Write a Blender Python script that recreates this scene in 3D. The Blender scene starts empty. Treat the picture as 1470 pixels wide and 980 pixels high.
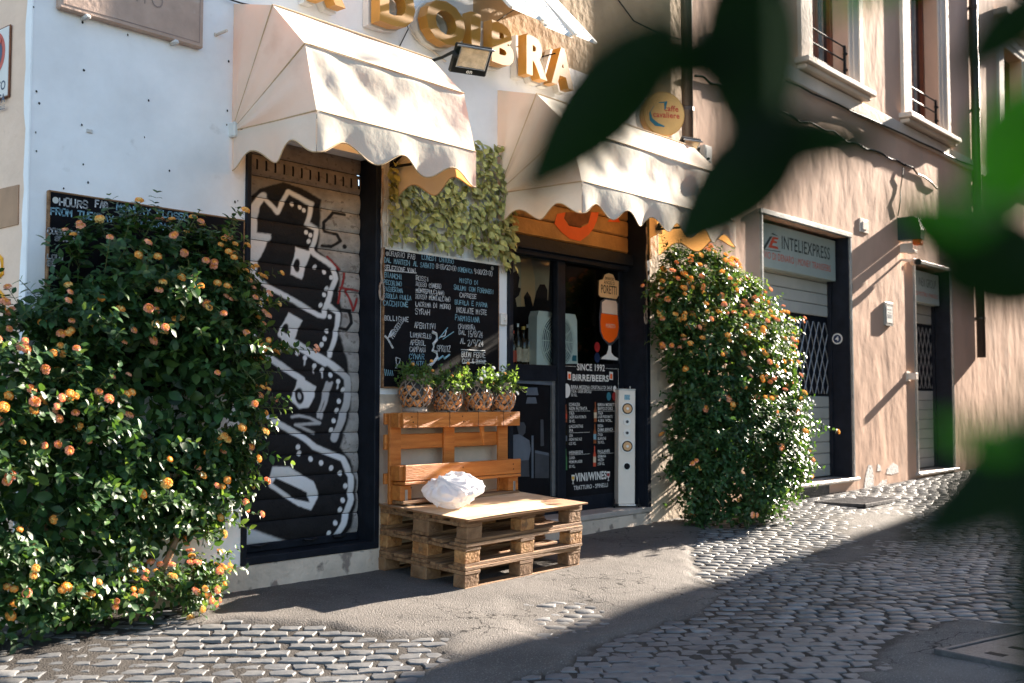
import bpy, bmesh, math, random
import numpy as np
from mathutils import Matrix, Vector, Euler
random.seed(7); RNG = np.random.default_rng(11)
sc = bpy.context.scene
COL = sc.collection
# ------------------------------------------------------------------ camera
F = 1595.0; CX, CY = 735.0, 490.0
CAM = np.array([0.0, -5.43, 1.154]); YAW = math.radians(50); PITCH = math.atan(90/F)
cam = bpy.data.cameras.new('camera'); cam.sensor_width = 36; cam.lens = 36*F/1470
cam.clip_start = 0.05; cam.clip_end = 500
cam.dof.use_dof = True; cam.dof.focus_distance = 6.9; cam.dof.aperture_fstop = 2.6
cam_o = bpy.data.objects.new('camera', cam); COL.objects.link(cam_o)
cam_o.location = CAM; cam_o.rotation_euler = (math.pi/2+PITCH, 0, -YAW); sc.camera = cam_o
# ------------------------------------------------------------------ light
SUN = Vector((1, -0.086, 0.40)).normalized()          # towards the sun
EL = math.asin(SUN.z); AZ = math.atan2(SUN.x, SUN.y)
w = bpy.data.worlds.new('World'); sc.world = w; w.use_nodes = True
nt = w.node_tree; bg = nt.nodes['Background']; bg.inputs[1].default_value = 0.058
sky = nt.nodes.new('ShaderNodeTexSky'); sky.sky_type = 'NISHITA'; sky.sun_disc = False
sky.sun_elevation = EL; sky.sun_rotation = AZ; sky.air_density = 1.0; sky.dust_density = 0.6
nt.links.new(sky.outputs[0], bg.inputs[0])
sun = bpy.data.lights.new('sun', 'SUN'); sun.energy = 5.0; sun.angle = math.radians(0.5); sun.color = (1, 0.88, 0.74)
sun_o = bpy.data.objects.new('sun', sun); COL.objects.link(sun_o); sun_o.location = (20, -3, 12)
sun_o.rotation_euler = SUN.to_track_quat('Z', 'Y').to_euler()
sc.view_settings.view_transform = 'Standard'; sc.view_settings.look = 'None'; sc.view_settings.gamma = 1
sc.view_settings.exposure = 2.75

# ------------------------------------------------------------------ pixel -> place
_fw = np.array([math.sin(YAW)*math.cos(PITCH), math.cos(YAW)*math.cos(PITCH), math.sin(PITCH)])
_rt = np.array([math.cos(YAW), -math.sin(YAW), 0]); _up = np.cross(_rt, _fw)
def ray(x, y): return _fw*F + _rt*(x-CX) - _up*(y-CY)
def wall(x, y, Y=0.0):
    d = ray(x, y); return CAM + d*((Y-CAM[1])/d[1])
def gnd(x, y, Z=0.0):
    d = ray(x, y); return CAM + d*((Z-CAM[2])/d[2])
def at(x, y, dist):
    d = ray(x, y); return CAM + d/np.linalg.norm(d)*dist
def proj(P):
    v = np.asarray(P, float)-CAM; z = v@_fw
    return CX+F*(v@_rt)/z, CY-F*(v@_up)/z, z
def gz(x, y):                                          # height of the pavement
    yy = np.clip(y, -1.6, 0.3)
    return 0.05+0.0625*yy + 0.012*(np.clip(x, 5, 26)-5)

# ------------------------------------------------------------------ materials
MATS = {}
def mat(name, col, rough=0.6, var=0.15, vs=3.0, bump=0.0, bs=20.0, metal=0.0, col2=None, stretch=(1, 1, 1), spec=0.4,
        trans=None, tw=0.0, island=0.0, attr=None, det=6.0, bd=0.02, spot=None, rnd=True, crack=False):
    m = bpy.data.materials.new(name); m.use_nodes = True; t = m.node_tree; N = t.nodes; L = t.links
    b = N['Principled BSDF']; b.inputs['Roughness'].default_value = rough; b.inputs['Metallic'].default_value = metal
    b.inputs['Specular IOR Level'].default_value = spec
    tc = N.new('ShaderNodeTexCoord'); mp = N.new('ShaderNodeMapping'); mp.inputs['Scale'].default_value = stretch
    vec = tc.outputs['Object']
    if rnd:
        oi = N.new('ShaderNodeObjectInfo'); ml = N.new('ShaderNodeMath'); ml.operation = 'MULTIPLY'; ml.inputs[1].default_value = 37.0
        L.new(oi.outputs['Random'], ml.inputs[0]); ad = N.new('ShaderNodeVectorMath'); ad.operation = 'ADD'
        L.new(vec, ad.inputs[0]); L.new(ml.outputs[0], ad.inputs[1]); vec = ad.outputs[0]
    L.new(vec, mp.inputs[0]); vec = mp.outputs[0]
    nz = N.new('ShaderNodeTexNoise'); nz.inputs['Scale'].default_value = vs; nz.inputs['Detail'].default_value = det
    nz.inputs['Roughness'].default_value = 0.62; L.new(vec, nz.inputs['Vector'])
    cr = N.new('ShaderNodeValToRGB'); L.new(nz.outputs[0], cr.inputs[0])
    lo = [c*(1-var) for c in col]; hi = [min(1, c*(1+var)) for c in col]
    if col2: hi = list(col2); lo = list(col)
    cr.color_ramp.elements[0].position = 0.33; cr.color_ramp.elements[1].position = 0.68
    cr.color_ramp.elements[0].color = (*lo, 1); cr.color_ramp.elements[1].color = (*hi, 1)
    out = cr.outputs[0]
    if spot:                                            # (colour, scale, threshold, amount) specks and stains
        n2 = N.new('ShaderNodeTexNoise'); n2.inputs['Scale'].default_value = spot[1]; n2.inputs['Detail'].default_value = 8; L.new(vec, n2.inputs['Vector'])
        r2 = N.new('ShaderNodeValToRGB'); r2.color_ramp.elements[0].position = spot[2]; r2.color_ramp.elements[1].position = spot[2]+0.08
        L.new(n2.outputs[0], r2.inputs[0]); mm = N.new('ShaderNodeMath'); mm.operation = 'MULTIPLY'; mm.inputs[1].default_value = spot[3]; L.new(r2.outputs[0], mm.inputs[0])
        mx = N.new('ShaderNodeMixRGB'); L.new(mm.outputs[0], mx.inputs[0]); L.new(out, mx.inputs[1]); mx.inputs[2].default_value = (*spot[0], 1); out = mx.outputs[0]
    if crack:                                           # fine cracks, only in patches
        vo = N.new('ShaderNodeTexVoronoi'); vo.feature = 'DISTANCE_TO_EDGE'; vo.inputs['Scale'].default_value = 3.1
        nd = N.new('ShaderNodeTexNoise'); nd.inputs['Scale'].default_value = 6; av = N.new('ShaderNodeVectorMath'); av.operation = 'MULTIPLY_ADD'; av.inputs[1].default_value = (.25, .25, .25)
        L.new(vec, nd.inputs['Vector']); L.new(nd.outputs['Color'], av.inputs[0]); L.new(vec, av.inputs[2]); L.new(av.outputs[0], vo.inputs['Vector'])
        rr = N.new('ShaderNodeMapRange'); rr.inputs[1].default_value = .004; rr.inputs[2].default_value = .016; rr.inputs[3].default_value = 1; rr.inputs[4].default_value = 0; L.new(vo.outputs['Distance'], rr.inputs[0])
        nm = N.new('ShaderNodeTexNoise'); nm.inputs['Scale'].default_value = 1.1; L.new(vec, nm.inputs['Vector']); rm = N.new('ShaderNodeMapRange'); rm.inputs[1].default_value = .50; rm.inputs[2].default_value = .60; L.new(nm.outputs[0], rm.inputs[0])
        mu = N.new('ShaderNodeMath'); mu.operation = 'MULTIPLY'; L.new(rr.outputs[0], mu.inputs[0]); L.new(rm.outputs[0], mu.inputs[1])
        mx = N.new('ShaderNodeMixRGB'); L.new(mu.outputs[0], mx.inputs[0]); L.new(out, mx.inputs[1]); mx.inputs[2].default_value = (.018, .016, .015, 1); out = mx.outputs[0]
    if attr:                                            # painted print stored on the mesh
        a = N.new('ShaderNodeVertexColor'); a.layer_name = attr
        mx = N.new('ShaderNodeMixRGB'); L.new(a.outputs['Alpha'], mx.inputs[0]); L.new(out, mx.inputs[1]); L.new(a.outputs['Color'], mx.inputs[2]); out = mx.outputs[0]
    if island:
        g = N.new('ShaderNodeNewGeometry'); hs = N.new('ShaderNodeHueSaturation'); L.new(out, hs.inputs['Color'])
        mr = N.new('ShaderNodeMapRange'); L.new(g.outputs['Random Per Island'], mr.inputs[0]); mr.inputs[3].default_value = 1-island; mr.inputs[4].default_value = 1+island
        L.new(mr.outputs[0], hs.inputs['Value']); out = hs.outputs[0]
    L.new(out, b.inputs['Base Color'])
    if bump:
        bn = N.new('ShaderNodeTexNoise'); bn.inputs['Scale'].default_value = bs; bn.inputs['Detail'].default_value = 5; L.new(vec, bn.inputs['Vector'])
        bp = N.new('ShaderNodeBump'); bp.inputs['Strength'].default_value = bump; bp.inputs['Distance'].default_value = bd
        L.new(bn.outputs[0], bp.inputs['Height']); L.new(bp.outputs[0], b.inputs['Normal'])
    if trans:
        tr = N.new('ShaderNodeBsdfTranslucent'); tr.inputs[0].default_value = (*trans, 1)
        ms = N.new('ShaderNodeMixShader'); ms.inputs[0].default_value = tw
        L.new(b.outputs[0], ms.inputs[1]); L.new(tr.outputs[0], ms.inputs[2]); L.new(ms.outputs[0], N['Material Output'].inputs[0])
    MATS[name] = m; return m
def glassmat(name, tint=(0.9, 0.95, 0.95), refl=0.08):
    m = bpy.data.materials.new(name); m.use_nodes = True; t = m.node_tree; N = t.nodes; L = t.links; N.remove(N['Principled BSDF'])
    tr = N.new('ShaderNodeBsdfTransparent'); tr.inputs[0].default_value = (*tint, 1); gl = N.new('ShaderNodeBsdfGlossy'); gl.inputs['Roughness'].default_value = 0.03
    fr = N.new('ShaderNodeFresnel'); fr.inputs[0].default_value = 1.45; ms = N.new('ShaderNodeMixShader')
    ml = N.new('ShaderNodeMath'); ml.operation = 'MULTIPLY_ADD'; L.new(fr.outputs[0], ml.inputs[0]); ml.inputs[1].default_value = 0.9; ml.inputs[2].default_value = refl*0.2
    L.new(ml.outputs[0], ms.inputs[0]); L.new(tr.outputs[0], ms.inputs[1]); L.new(gl.outputs[0], ms.inputs[2]); L.new(ms.outputs[0], N['Material Output'].inputs[0])
    MATS[name] = m; return m
W_ = lambda *a: tuple(a)
mat('white_paint', (.85, .85, .86), .75, .09, 2.2, .5, 7, spot=((.35, .33, .30), 5.5, .66, .35), rnd=False, bd=.015)
mat('cream_plaster', (.60, .49, .38), .85, .14, 2.0, .5, 14, spot=((.40, .33, .27), 7, .60, .5), rnd=False, bd=.02)
mat('peach_plaster', (.80, .58, .44), .85, .10, 1.4, .4, 12, spot=((.45, .36, .30), 18, .68, .5), rnd=False, bd=.02)
mat('tan_plaster', (.40, .27, .15), .85, .22, 1.3, .5, 12, rnd=False, bd=.02, spot=((.25, .18, .11), 3, .58, .5))
mat('pink_plaster', (.64, .425, .315), .85, .14, .9, .36, 2.8, stretch=(1.0, 1, .62), rnd=False, bd=.05, spot=((.54, .40, .32), 2.2, .60, .45), spec=.1)
mat('trim_plaster', (.68, .58, .49), .8, .08, 2, .25, 18, rnd=False)
mat('base_stone', (.56, .46, .37), .85, .2, 3, .5, 25, spot=((.13, .10, .09), 9, .585, .75), rnd=False)
mat('marble_step', (.42, .37, .33), .45, .22, 5, .2, 30, spot=((.2, .17, .15), 10, .62, .5))
mat('bare_plaster', (.62, .60, .58), .9, .15, 12, .5, 40)
mat('plaque_marble', (.46, .32, .25), .5, .2, 2.6, .15, 30, spot=((.55, .47, .42), 6, .62, .6))
mat('plaque_line', (.26, .19, .165), .7, .15, 9)
mat('dark_frame', (.010, .013, .020), .5, .3, 8, .1, 40, spec=.14)
mat('black_metal', (.012, .012, .013), .45, .2, 10, spec=.2)
mat('grey_metal', (.42, .43, .43), .35, .2, 12, .1, 40, metal=.8)
mat('pipe_brown', (.045, .028, .022), .5, .3, 6, spec=.5)
mat('shutter_paint', (.33, .32, .31), .6, .25, 9, .25, 60, attr='paint', spot=((.10, .085, .075), 22, .58, .6), stretch=(1, 1, 1.4), spec=.12)
mat('grey_shutter', (.42, .43, .40), .55, .08, 3, .1, 30)
mat('tan_shutter', (.40, .23, .09), .6, .25, 4, .2, 30, spot=((.13, .07, .03), 6, .6, .5))
mat('orange_paint', (.75, .10, .012), .5, .1, 5)
mat('board_black', (.007, .007, .009), .7, .5, 3, spec=.1)
mat('chalk_white', (.50, .51, .52), .95, .45, 90)
mat('chalk_blue', (.20, .36, .44), .95, .4, 90)
mat('print_white', (.72, .70, .66), .7, .05, 10)
mat('fabric', (.83, .775, .65), .85, .06, 2.2, .35, 7, trans=(.80, .40, .12), tw=.30, spot=((.55, .47, .38), 2.5, .60, .4), bd=.02, rnd=True)
mat('fabric_trim', (.55, .38, .22), .8, .2, 10)
mat('letter_orange', (.52, .24, .03), .4, .12, 5, spec=.6)
mat('letter_back', (.70, .68, .64), .5, .08, 8)
mat('sign_panel', (.33, .39, .36), .45, .05, 4)  # white signs toned grey-green: the veil of blurred leaves put into their colour
mat('sign_yellow', (.72, .40, .12), .4, .1, 5)
mat('sign_white', (.62, .65, .66), .45, .05, 4)
mat('sign_dark', (.03, .05, .05), .5, .1, 9)
mat('sign_red', (.55, .07, .03), .5, .1, 9)
mat('sign_teal', (.03, .17, .22), .5, .1, 9)
mat('sign_blue', (.012, .025, .07), .4, .1, 9)
mat('wood_new', (.40, .112, .017), .55, .3, 4, .3, 30, col2=(.60, .215, .045), stretch=(.6, 8, 8), spot=((.20, .06, .015), 2.2, .66, .7))
mat('wood_old', (.15, .068, .028), .8, .3, 4, .5, 30, col2=(.42, .235, .115), stretch=(.6, 9, 9), spot=((.12, .075, .045), 2.5, .60, .7))
mat('wood_block', (.33, .13, .04), .85, .3, 14, .8, 45, col2=(.56, .30, .12), spot=((.16, .09, .05), 12, .58, .7))
mat('wood_grey', (.16, .080, .038), .85, .3, 9, .6, 40, col2=(.34, .195, .10), spot=((.12, .07, .04), 9, .6, .6))
mat('plywood', (.58, .37, .205), .6, .2, 2.4, .15, 40, col2=(.72, .53, .34), stretch=(1, 5, 1), spot=((.42, .25, .12), 2, .62, .5))
mat('ply_edge', (.30, .15, .07), .8, .3, 30, stretch=(1, 1, 12))
mat('plastic_bag', (.58, .59, .64), .30, .03, 8, .2, 30, trans=(.9, .9, .92), tw=.35, bd=.02)
mat('wicker', (.30, .235, .19), .75, .3, 20, .2, 50, island=.25)
mat('cork', (.62, .25, .085), .85, .25, 20, .3, 60, island=.35)
mat('jar_dark', (.05, .04, .035), .5, .3, 6)
mat('speaker_white', (.72, .65, .57), .4, .04, 5)
mat('speaker_cone', (.62, .36, .17), .5, .1, 9)
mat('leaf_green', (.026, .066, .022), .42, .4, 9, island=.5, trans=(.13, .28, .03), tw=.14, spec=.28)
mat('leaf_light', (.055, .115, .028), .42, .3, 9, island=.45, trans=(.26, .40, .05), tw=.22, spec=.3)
mat('ivy_leaf', (.25, .26, .055), .5, .35, 28, island=.55, trans=(.3, .32, .05), tw=.15, col2=(.50, .48, .21))
mat('pot_leaf', (.058, .125, .03), .5, .3, 9, island=.5, trans=(.25, .4, .05), tw=.3)
mat('near_leaf', (.0035, .008, .004), .6, .3, 9, trans=(.015, .07, .003), tw=.2, spec=.06)  # near-black leaves: the shade they hang in is put into the colour
mat('near_leaf_bright', (.012, .06, .004), .5, .3, 9, trans=(.07, .42, .003), tw=.5, spec=.2)  # brighter green and more translucent than the other near leaves
mat('stem', (.10, .12, .04), .7, .3, 10)
mat('bark', (.26, .17, .10), .9, .3, 12, .6, 30)
mat('petal_orange', (.92, .38, .07), .6, .15, 30, island=.2, trans=(.9, .4, .05), tw=.2)
mat('petal_yellow', (.95, .62, .20), .6, .15, 30, island=.2, trans=(.9, .5, .1), tw=.2)
mat('petal_pink', (.92, .40, .24), .6, .15, 30, island=.2, trans=(.9, .35, .2), tw=.2)
mat('petal_white', (.85, .85, .82), .6, .05, 30)
mat('cobble', (.074, .079, .088), .5, .3, 9, .35, 40, col2=(.150, .148, .146), island=.38, spec=.28, bd=.008)
mat('wall_brown_patch', (.42, .25, .15), .85, .15, 4)
mat('yellow_spray', (.85, .40, .02), .6, .1, 9)
mat('bottle_dark', (.03, .022, .012), .15, .3, 8, spec=.6)
mat('bottle_label', (.62, .48, .33), .6, .25, 20)
mat('fan_white', (.74, .76, .68), .45, .05, 6)
mat('fan_wire', (.40, .41, .37), .4, .1, 6)
mat('print_grey', (.045, .05, .06), .6, .3, 6)
mat('print_mid', (.10, .12, .15), .6, .2, 6)
mat('print_dark', (.008, .008, .010), .7, .3, 6, spec=.1)
mat('print_cream', (.50, .40, .26), .6, .15, 4)
mat('print_beer', (.86, .12, .008), .35, .06, 4)
mat('print_foam', (.70, .56, .46), .5, .06, 8)
mat('badge', (.72, .48, .25), .5, .05, 8)
mat('green_glass', (.05, .17, .06), .3, .2, 8)
mat('brown_glass', (.25, .07, .02), .3, .2, 8)
mat('wine_red', (.30, .02, .02), .3, .1, 8)
mat('wine_gold', (.65, .38, .05), .3, .1, 8)
mat('window_wood', (.16, .045, .02), .45, .2, 8)
mat('window_dark', (.02, .024, .028), .12, .1, 3, spec=.7)
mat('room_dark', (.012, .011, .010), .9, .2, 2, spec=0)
mat('far_plaster', (.25, .20, .16), .9, .15, .8, .3, 6, rnd=False)
mat('roof_tile', (.30, .14, .08), .9, .2, 5)
mat('rust', (.20, .08, .04), .8, .3, 12)
mat('iron', (.075, .075, .08), .5, .3, 20, .3, 60, metal=.3)
glassmat('glass')

# ------------------------------------------------------------------ mesh helpers
class MB:
    def __init__(s): s.v = []; s.f = []
    def add(s, vs, fs):
        k = len(s.v); s.v += [tuple(map(float, p)) for p in vs]; s.f += [tuple(i+k for i in f) for f in fs]; return s
    def quad(s, a, b, c, d): return s.add([a, b, c, d], [(0, 1, 2, 3)])
    def box(s, c, size, bev=0.0, R=None):
        hx, hy, hz = [k/2 for k in size]; c = Vector(c)
        if bev <= 0:
            vs = [(x, y, z) for x in (-hx, hx) for y in (-hy, hy) for z in (-hz, hz)]
            fs = [(0, 1, 3, 2), (4, 6, 7, 5), (0, 4, 5, 1), (2, 3, 7, 6), (0, 2, 6, 4), (1, 5, 7, 3)]
        else:
            vs = []; idx = {}
            for a, sx in enumerate((-1, 1)):
                for b, sy in enumerate((-1, 1)):
                    for d, sz in enumerate((-1, 1)):
                        for ax in range(3):
                            p = [sx*(hx-bev), sy*(hy-bev), sz*(hz-bev)]; p[ax] = (sx*hx, sy*hy, sz*hz)[ax]
                            idx[(a, b, d, ax)] = len(vs); vs.append(tuple(p))
            I = lambda a, b, d, ax: idx[(a, b, d, ax)]
            fs = []
            for q in (0, 1):
                fs += [(I(q, 0, 0, 0), I(q, 1, 0, 0), I(q, 1, 1, 0), I(q, 0, 1, 0)), (I(0, q, 0, 1), I(1, q, 0, 1), I(1, q, 1, 1), I(0, q, 1, 1)), (I(0, 0, q, 2), I(1, 0, q, 2), I(1, 1, q, 2), I(0, 1, q, 2))]
            for a in (0, 1):
                for b in (0, 1):
                    fs += [(I(a, b, 0, 0), I(a, b, 1, 0), I(a, b, 1, 1), I(a, b, 0, 1)), (I(a, 0, b, 0), I(a, 1, b, 0), I(a, 1, b, 2), I(a, 0, b, 2)), (I(0, a, b, 1), I(1, a, b, 1), I(1, a, b, 2), I(0, a, b, 2))]
                    for d in (0, 1): fs.append((I(a, b, d, 0), I(a, b, d, 1), I(a, b, d, 2)))
        if R is not None: vs = [R @ Vector(p) for p in vs]
        return s.add([Vector(p)+c for p in vs], fs)
    def tube(s, pts, r, n=6, cap=True):
        P = [Vector(p) for p in pts]; rr = r if hasattr(r, '__len__') else [r]*len(P); rings = []
        up = Vector((0, 0, 1))
        for i, p in enumerate(P):
            t = (P[min(i+1, len(P)-1)]-P[max(i-1, 0)]).normalized()
            a = t.cross(up)
            if a.length < 1e-3: a = t.cross(Vector((1, 0, 0)))
            a.normalize(); b = a.cross(t)
            rings += [p+(a*math.cos(k*2*math.pi/n)+b*math.sin(k*2*math.pi/n))*rr[i] for k in range(n)]
        fs = [(i*n+k, i*n+(k+1) % n, (i+1)*n+(k+1) % n, (i+1)*n+k) for i in range(len(P)-1) for k in range(n)]
        if cap: fs += [tuple(range(n))[::-1], tuple((len(P)-1)*n+k for k in range(n))]
        return s.add(rings, fs)
    def lathe(s, prof, n=16, c=(0, 0, 0)):
        vs = [(c[0]+r*math.cos(k*2*math.pi/n), c[1]+r*math.sin(k*2*math.pi/n), c[2]+z) for r, z in prof for k in range(n)]
        fs = [(i*n+k, i*n+(k+1) % n, (i+1)*n+(k+1) % n, (i+1)*n+k) for i in range(len(prof)-1) for k in range(n)]
        return s.add(vs, fs)
    def disc(s, c, ex, ey, rx, ry=None, n=20, a0=0, a1=2*math.pi):
        ry = ry or rx; c = Vector(c); ex = Vector(ex); ey = Vector(ey)
        return s.add([c+ex*rx*math.cos(a0+(a1-a0)*k/n)+ey*ry*math.sin(a0+(a1-a0)*k/n) for k in range(n)], [tuple(range(n))])
    def prism(s, pts, off):                              # polygon (3d points) extruded by a vector
        n = len(pts); off = Vector(off); P = [Vector(p) for p in pts]
        return s.add(P+[p+off for p in P], [tuple(range(n)), tuple(range(2*n-1, n-1, -1))]+[(i, (i+1) % n, n+(i+1) % n, n+i) for i in range(n)])
    def grid(s, fn, nu, nv):
        vs = [fn(i/nu, j/nv) for j in range(nv+1) for i in range(nu+1)]
        fs = [(j*(nu+1)+i, j*(nu+1)+i+1, (j+1)*(nu+1)+i+1, (j+1)*(nu+1)+i) for j in range(nv) for i in range(nu)]
        return s.add(vs, fs)
def mesh_obj(name, me, m, parent=None):
    o = bpy.data.objects.new(name, me); COL.objects.link(o)
    if m: me.materials.append(MATS[m] if isinstance(m, str) else m)
    if parent: o.parent = parent
    return o
def obj(name, mb, m, parent=None, smooth=False, local=False, fix=True):
    """one mesh object; vertices are given in world space unless local (then in the parent's frame)"""
    V = np.array(mb.v); c = (V.min(0)+V.max(0))/2
    me = bpy.data.meshes.new(name); me.from_pydata([tuple(p) for p in V-c], [], mb.f); me.update()
    if fix:
        bm = bmesh.new(); bm.from_mesh(me); bmesh.ops.recalc_face_normals(bm, faces=bm.faces); bm.to_mesh(me); bm.free()
    if smooth: me.polygons.foreach_set('use_smooth', [True]*len(me.polygons))
    o = mesh_obj(name, me, m, parent)
    if name in ('lettering', 'chalk_line', 'nail_heads', 'engraving', 'stems', 'wicker_weave', 'print', 'screw_cap'): o['kind'] = 'stuff'
    o.location = Vector(c) if (local or not parent) else Vector(c)-origin(parent)
    return o
def origin(o):
    v = Vector(o.location)
    return v+origin(o.parent) if o.parent else v
def big(name, V, Fc, m, parent=None, smooth=False):      # numpy mesh, equal-sided faces
    V = np.asarray(V, float).reshape(-1, 3); Fc = np.asarray(Fc, int); k = Fc.shape[1]
    c = (V.min(0)+V.max(0))/2
    me = bpy.data.meshes.new(name); me.vertices.add(len(V)); me.vertices.foreach_set('co', (V-c).ravel())
    me.loops.add(Fc.size); me.loops.foreach_set('vertex_index', Fc.ravel()); me.polygons.add(len(Fc))
    me.polygons.foreach_set('loop_start', np.arange(0, Fc.size, k)); me.polygons.foreach_set('loop_total', np.full(len(Fc), k))
    me.update(calc_edges=True)
    if smooth: me.polygons.foreach_set('use_smooth', np.ones(len(Fc), bool))
    o = mesh_obj(name, me, m, parent); o.location = Vector(c)-(origin(parent) if parent else Vector((0, 0, 0))); return o
def empty(name, loc, label=None, cat=None, group=None, rot=(0, 0, 0)):
    o = bpy.data.objects.new(name, None); COL.objects.link(o); o.location = loc; o.rotation_euler = rot; o.empty_display_size = .1
    return tag(o, label, cat, group)
def tag(o, label=None, cat=None, group=None, kind=None):
    if label: o['label'] = label
    if cat: o['category'] = cat
    if group: o['group'] = group
    if kind: o['kind'] = kind
    return o
def smoothstep(a, b, x): t = np.clip((x-a)/(b-a), 0, 1); return t*t*(3-2*t)
def vnoise(x, y, seed=0):                                # cheap smooth value noise
    x = np.asarray(x, float); y = np.asarray(y, float); xi = np.floor(x).astype(int); yi = np.floor(y).astype(int); fx = x-xi; fy = y-yi
    def h(a, b): n = (a*374761393+b*668265263+seed*974711) & 0x7fffffff; n = ((n ^ (n >> 13))*1274126177) & 0x7fffffff; return ((n ^ (n >> 16)) & 0xffff)/65535.
    u = fx*fx*(3-2*fx); v = fy*fy*(3-2*fy)
    return (h(xi, yi)*(1-u)+h(xi+1, yi)*u)*(1-v)+(h(xi, yi+1)*(1-u)+h(xi+1, yi+1)*u)*v
def inpoly(px, py, poly):
    px = np.asarray(px, float); py = np.asarray(py, float); r = np.zeros(px.shape, bool); n = len(poly)
    for i in range(n):
        x1, y1 = poly[i]; x2, y2 = poly[(i+1) % n]
        if y1 == y2: continue
        c = ((y1 > py) != (y2 > py)) & (px < (x2-x1)*(py-y1)/(y2-y1)+x1); r ^= c
    return r
def segdist(px, py, pts):
    d = np.full(np.shape(px), 1e9)
    for (x1, y1), (x2, y2) in zip(pts[:-1], pts[1:]):
        vx, vy = x2-x1, y2-y1; t = np.clip(((px-x1)*vx+(py-y1)*vy)/(vx*vx+vy*vy+1e-9), 0, 1)
        d = np.minimum(d, np.hypot(px-x1-t*vx, py-y1-t*vy))
    return d
# ------------------------------------------------------------------ lettering
STK = {'A': '002640|1333', 'B': '0006364433|0333423000', 'C': '4536160501103041', 'D': '0006264442200 0'.replace(' ', ''), 'E': '40000646|0333', 'F': '000646|0333', 'G': '45361605011030414323',
 'H': '0006|4046|0343', 'I': '2026', 'J': '4641301001', 'K': '0006|4603|1440', 'L': '060040', 'M': '0006234640', 'N': '00064046', 'O': '1030414536160501'+'10', 'P': '00063645443303',
 'Q': '103041453616050110|2240', 'R': '00063645443303|2340', 'S': '4536160504133342413010' + '01', 'T': '2026|0646', 'U': '060110304146', 'V': '062046', 'W': '0610233046', 'X': '0046|0640', 'Y': '062346|2320',
 'Z': '06460040', '0': '103041453616050110', '1': '152620', '2': '0516364544000040', '3': '0536454433|33424130100 1'.replace(' ', ''), '4': '30360242', '5': '46060333424130'+'1001', '8': '13040516364544331302011030414233',
 '9': '4030404536160504133344', '/': '0046', ':': '2122|2425', '.': '2021', '-': '1333', '&': '40150516252603011030'+'42', "'": '2625', '|': '2026', '*': '22242422'}
def strokes(mb, text, p0, ex, ez, width, h, lw, jit=0.03, n=None):
    """hand-lettered strokes: ribbons in the plane ex, ez starting at p0 (baseline left)"""
    ex = Vector(ex); ez = Vector(ez); p0 = Vector(p0); cw = width/max(1, len(text)); gl = cw*0.74
    for i, ch in enumerate(text.upper()):
        if ch not in STK: continue
        ox, oy, sk, sz = i*cw+random.uniform(-.06, .06)*cw, random.uniform(-.06, .06)*h, random.uniform(-.05, .12), random.uniform(.9, 1.05)
        for st in STK[ch].split('|'):
            P = [(int(st[k]), int(st[k+1])) for k in range(0, len(st)-1, 2)]
            Q = [((x/4+random.uniform(-jit, jit))*gl+ox+sk*y/6*gl*.5, (y/6+random.uniform(-jit, jit))*h*sz+oy) for x, y in P]
            for (x1, y1), (x2, y2) in zip(Q[:-1], Q[1:]):
                d = Vector((x2-x1, y2-y1)); l = d.length
                if l < 1e-6: continue
                d /= l; q = Vector((-d.y, d.x))*lw/2; e = d*lw*.35
                pt = lambda X, Y: p0+ex*X+ez*Y
                mb.quad(pt(x1-e.x+q.x, y1-e.y+q.y), pt(x1-e.x-q.x, y1-e.y-q.y), pt(x2+e.x-q.x, y2+e.y-q.y), pt(x2+e.x+q.x, y2+e.y+q.y))
    return mb
_tc = {}
def glyphs(text, bold=0.0):
    k = (text, bold)
    if k not in _tc:
        cu = bpy.data.curves.new('t', 'FONT'); cu.body = text; cu.offset = bold; cu.resolution_u = 3; cu.space_character = 1.05+bold
        ob = bpy.data.objects.new('t', cu); me = ob.to_mesh()
        V = np.array([v.co[:] for v in me.vertices]); Fs = [tuple(p.vertices) for p in me.polygons]; ob.to_mesh_clear()
        bpy.data.objects.remove(ob); bpy.data.curves.remove(cu)
        V[:, 0] -= V[:, 0].min(); V[:, 0] /= V[:, 0].max(); _tc[k] = (V, Fs)
    return _tc[k]
def printed(mb, text, p0, ex, ez, width, h, bold=0.03, thick=None):
    V, Fs = glyphs(text, bold); ex = Vector(ex); ez = Vector(ez); p0 = Vector(p0)
    return mb.add([p0+ex*(v[0]*width)+ez*(v[1]/0.70*h) for v in V], Fs)
EX, EY, EZ = Vector((1, 0, 0)), Vector((0, 1, 0)), Vector((0, 0, 1))
# ================================================================== GROUND
def px2g(pts): return [tuple(gnd(x, y, 0.02)[:2]) for x, y in pts]
ASPH = px2g([(250, 868), (335, 848), (540, 812), (840, 760), (940, 748), (1005, 765), (985, 800), (1010, 832), (1045, 842), (1010, 860), (940, 882), (885, 897), (850, 915),
             (790, 940), (700, 962), (630, 995), (520, 1010), (590, 955), (640, 928), (648, 897), (560, 900), (480, 893), (400, 893), (330, 890), (270, 897)])
SANDY = px2g([(1195, 742), (1260, 733), (1330, 735), (1320, 770), (1260, 800), (1180, 812), (1120, 800), (1190, 775)])
MANH = [(4.75, -3.45), (5.4, -3.25), (6.4, -3.3), (6.4, -4.6), (4.6, -4.6)]
PEEK = px2g([(690, 872), (730, 852), (800, 846), (870, 850), (900, 870), (880, 890), (820, 912), (760, 905), (740, 885)])
DUST = px2g([(-60, 905), (200, 885), (290, 905), (330, 940), (200, 985), (-60, 985)])
def sd(x, y, poly):                                      # signed distance, + inside
    d = segdist(x, y, poly+[poly[0]]); return np.where(inpoly(x, y, poly), d, -d)
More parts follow.
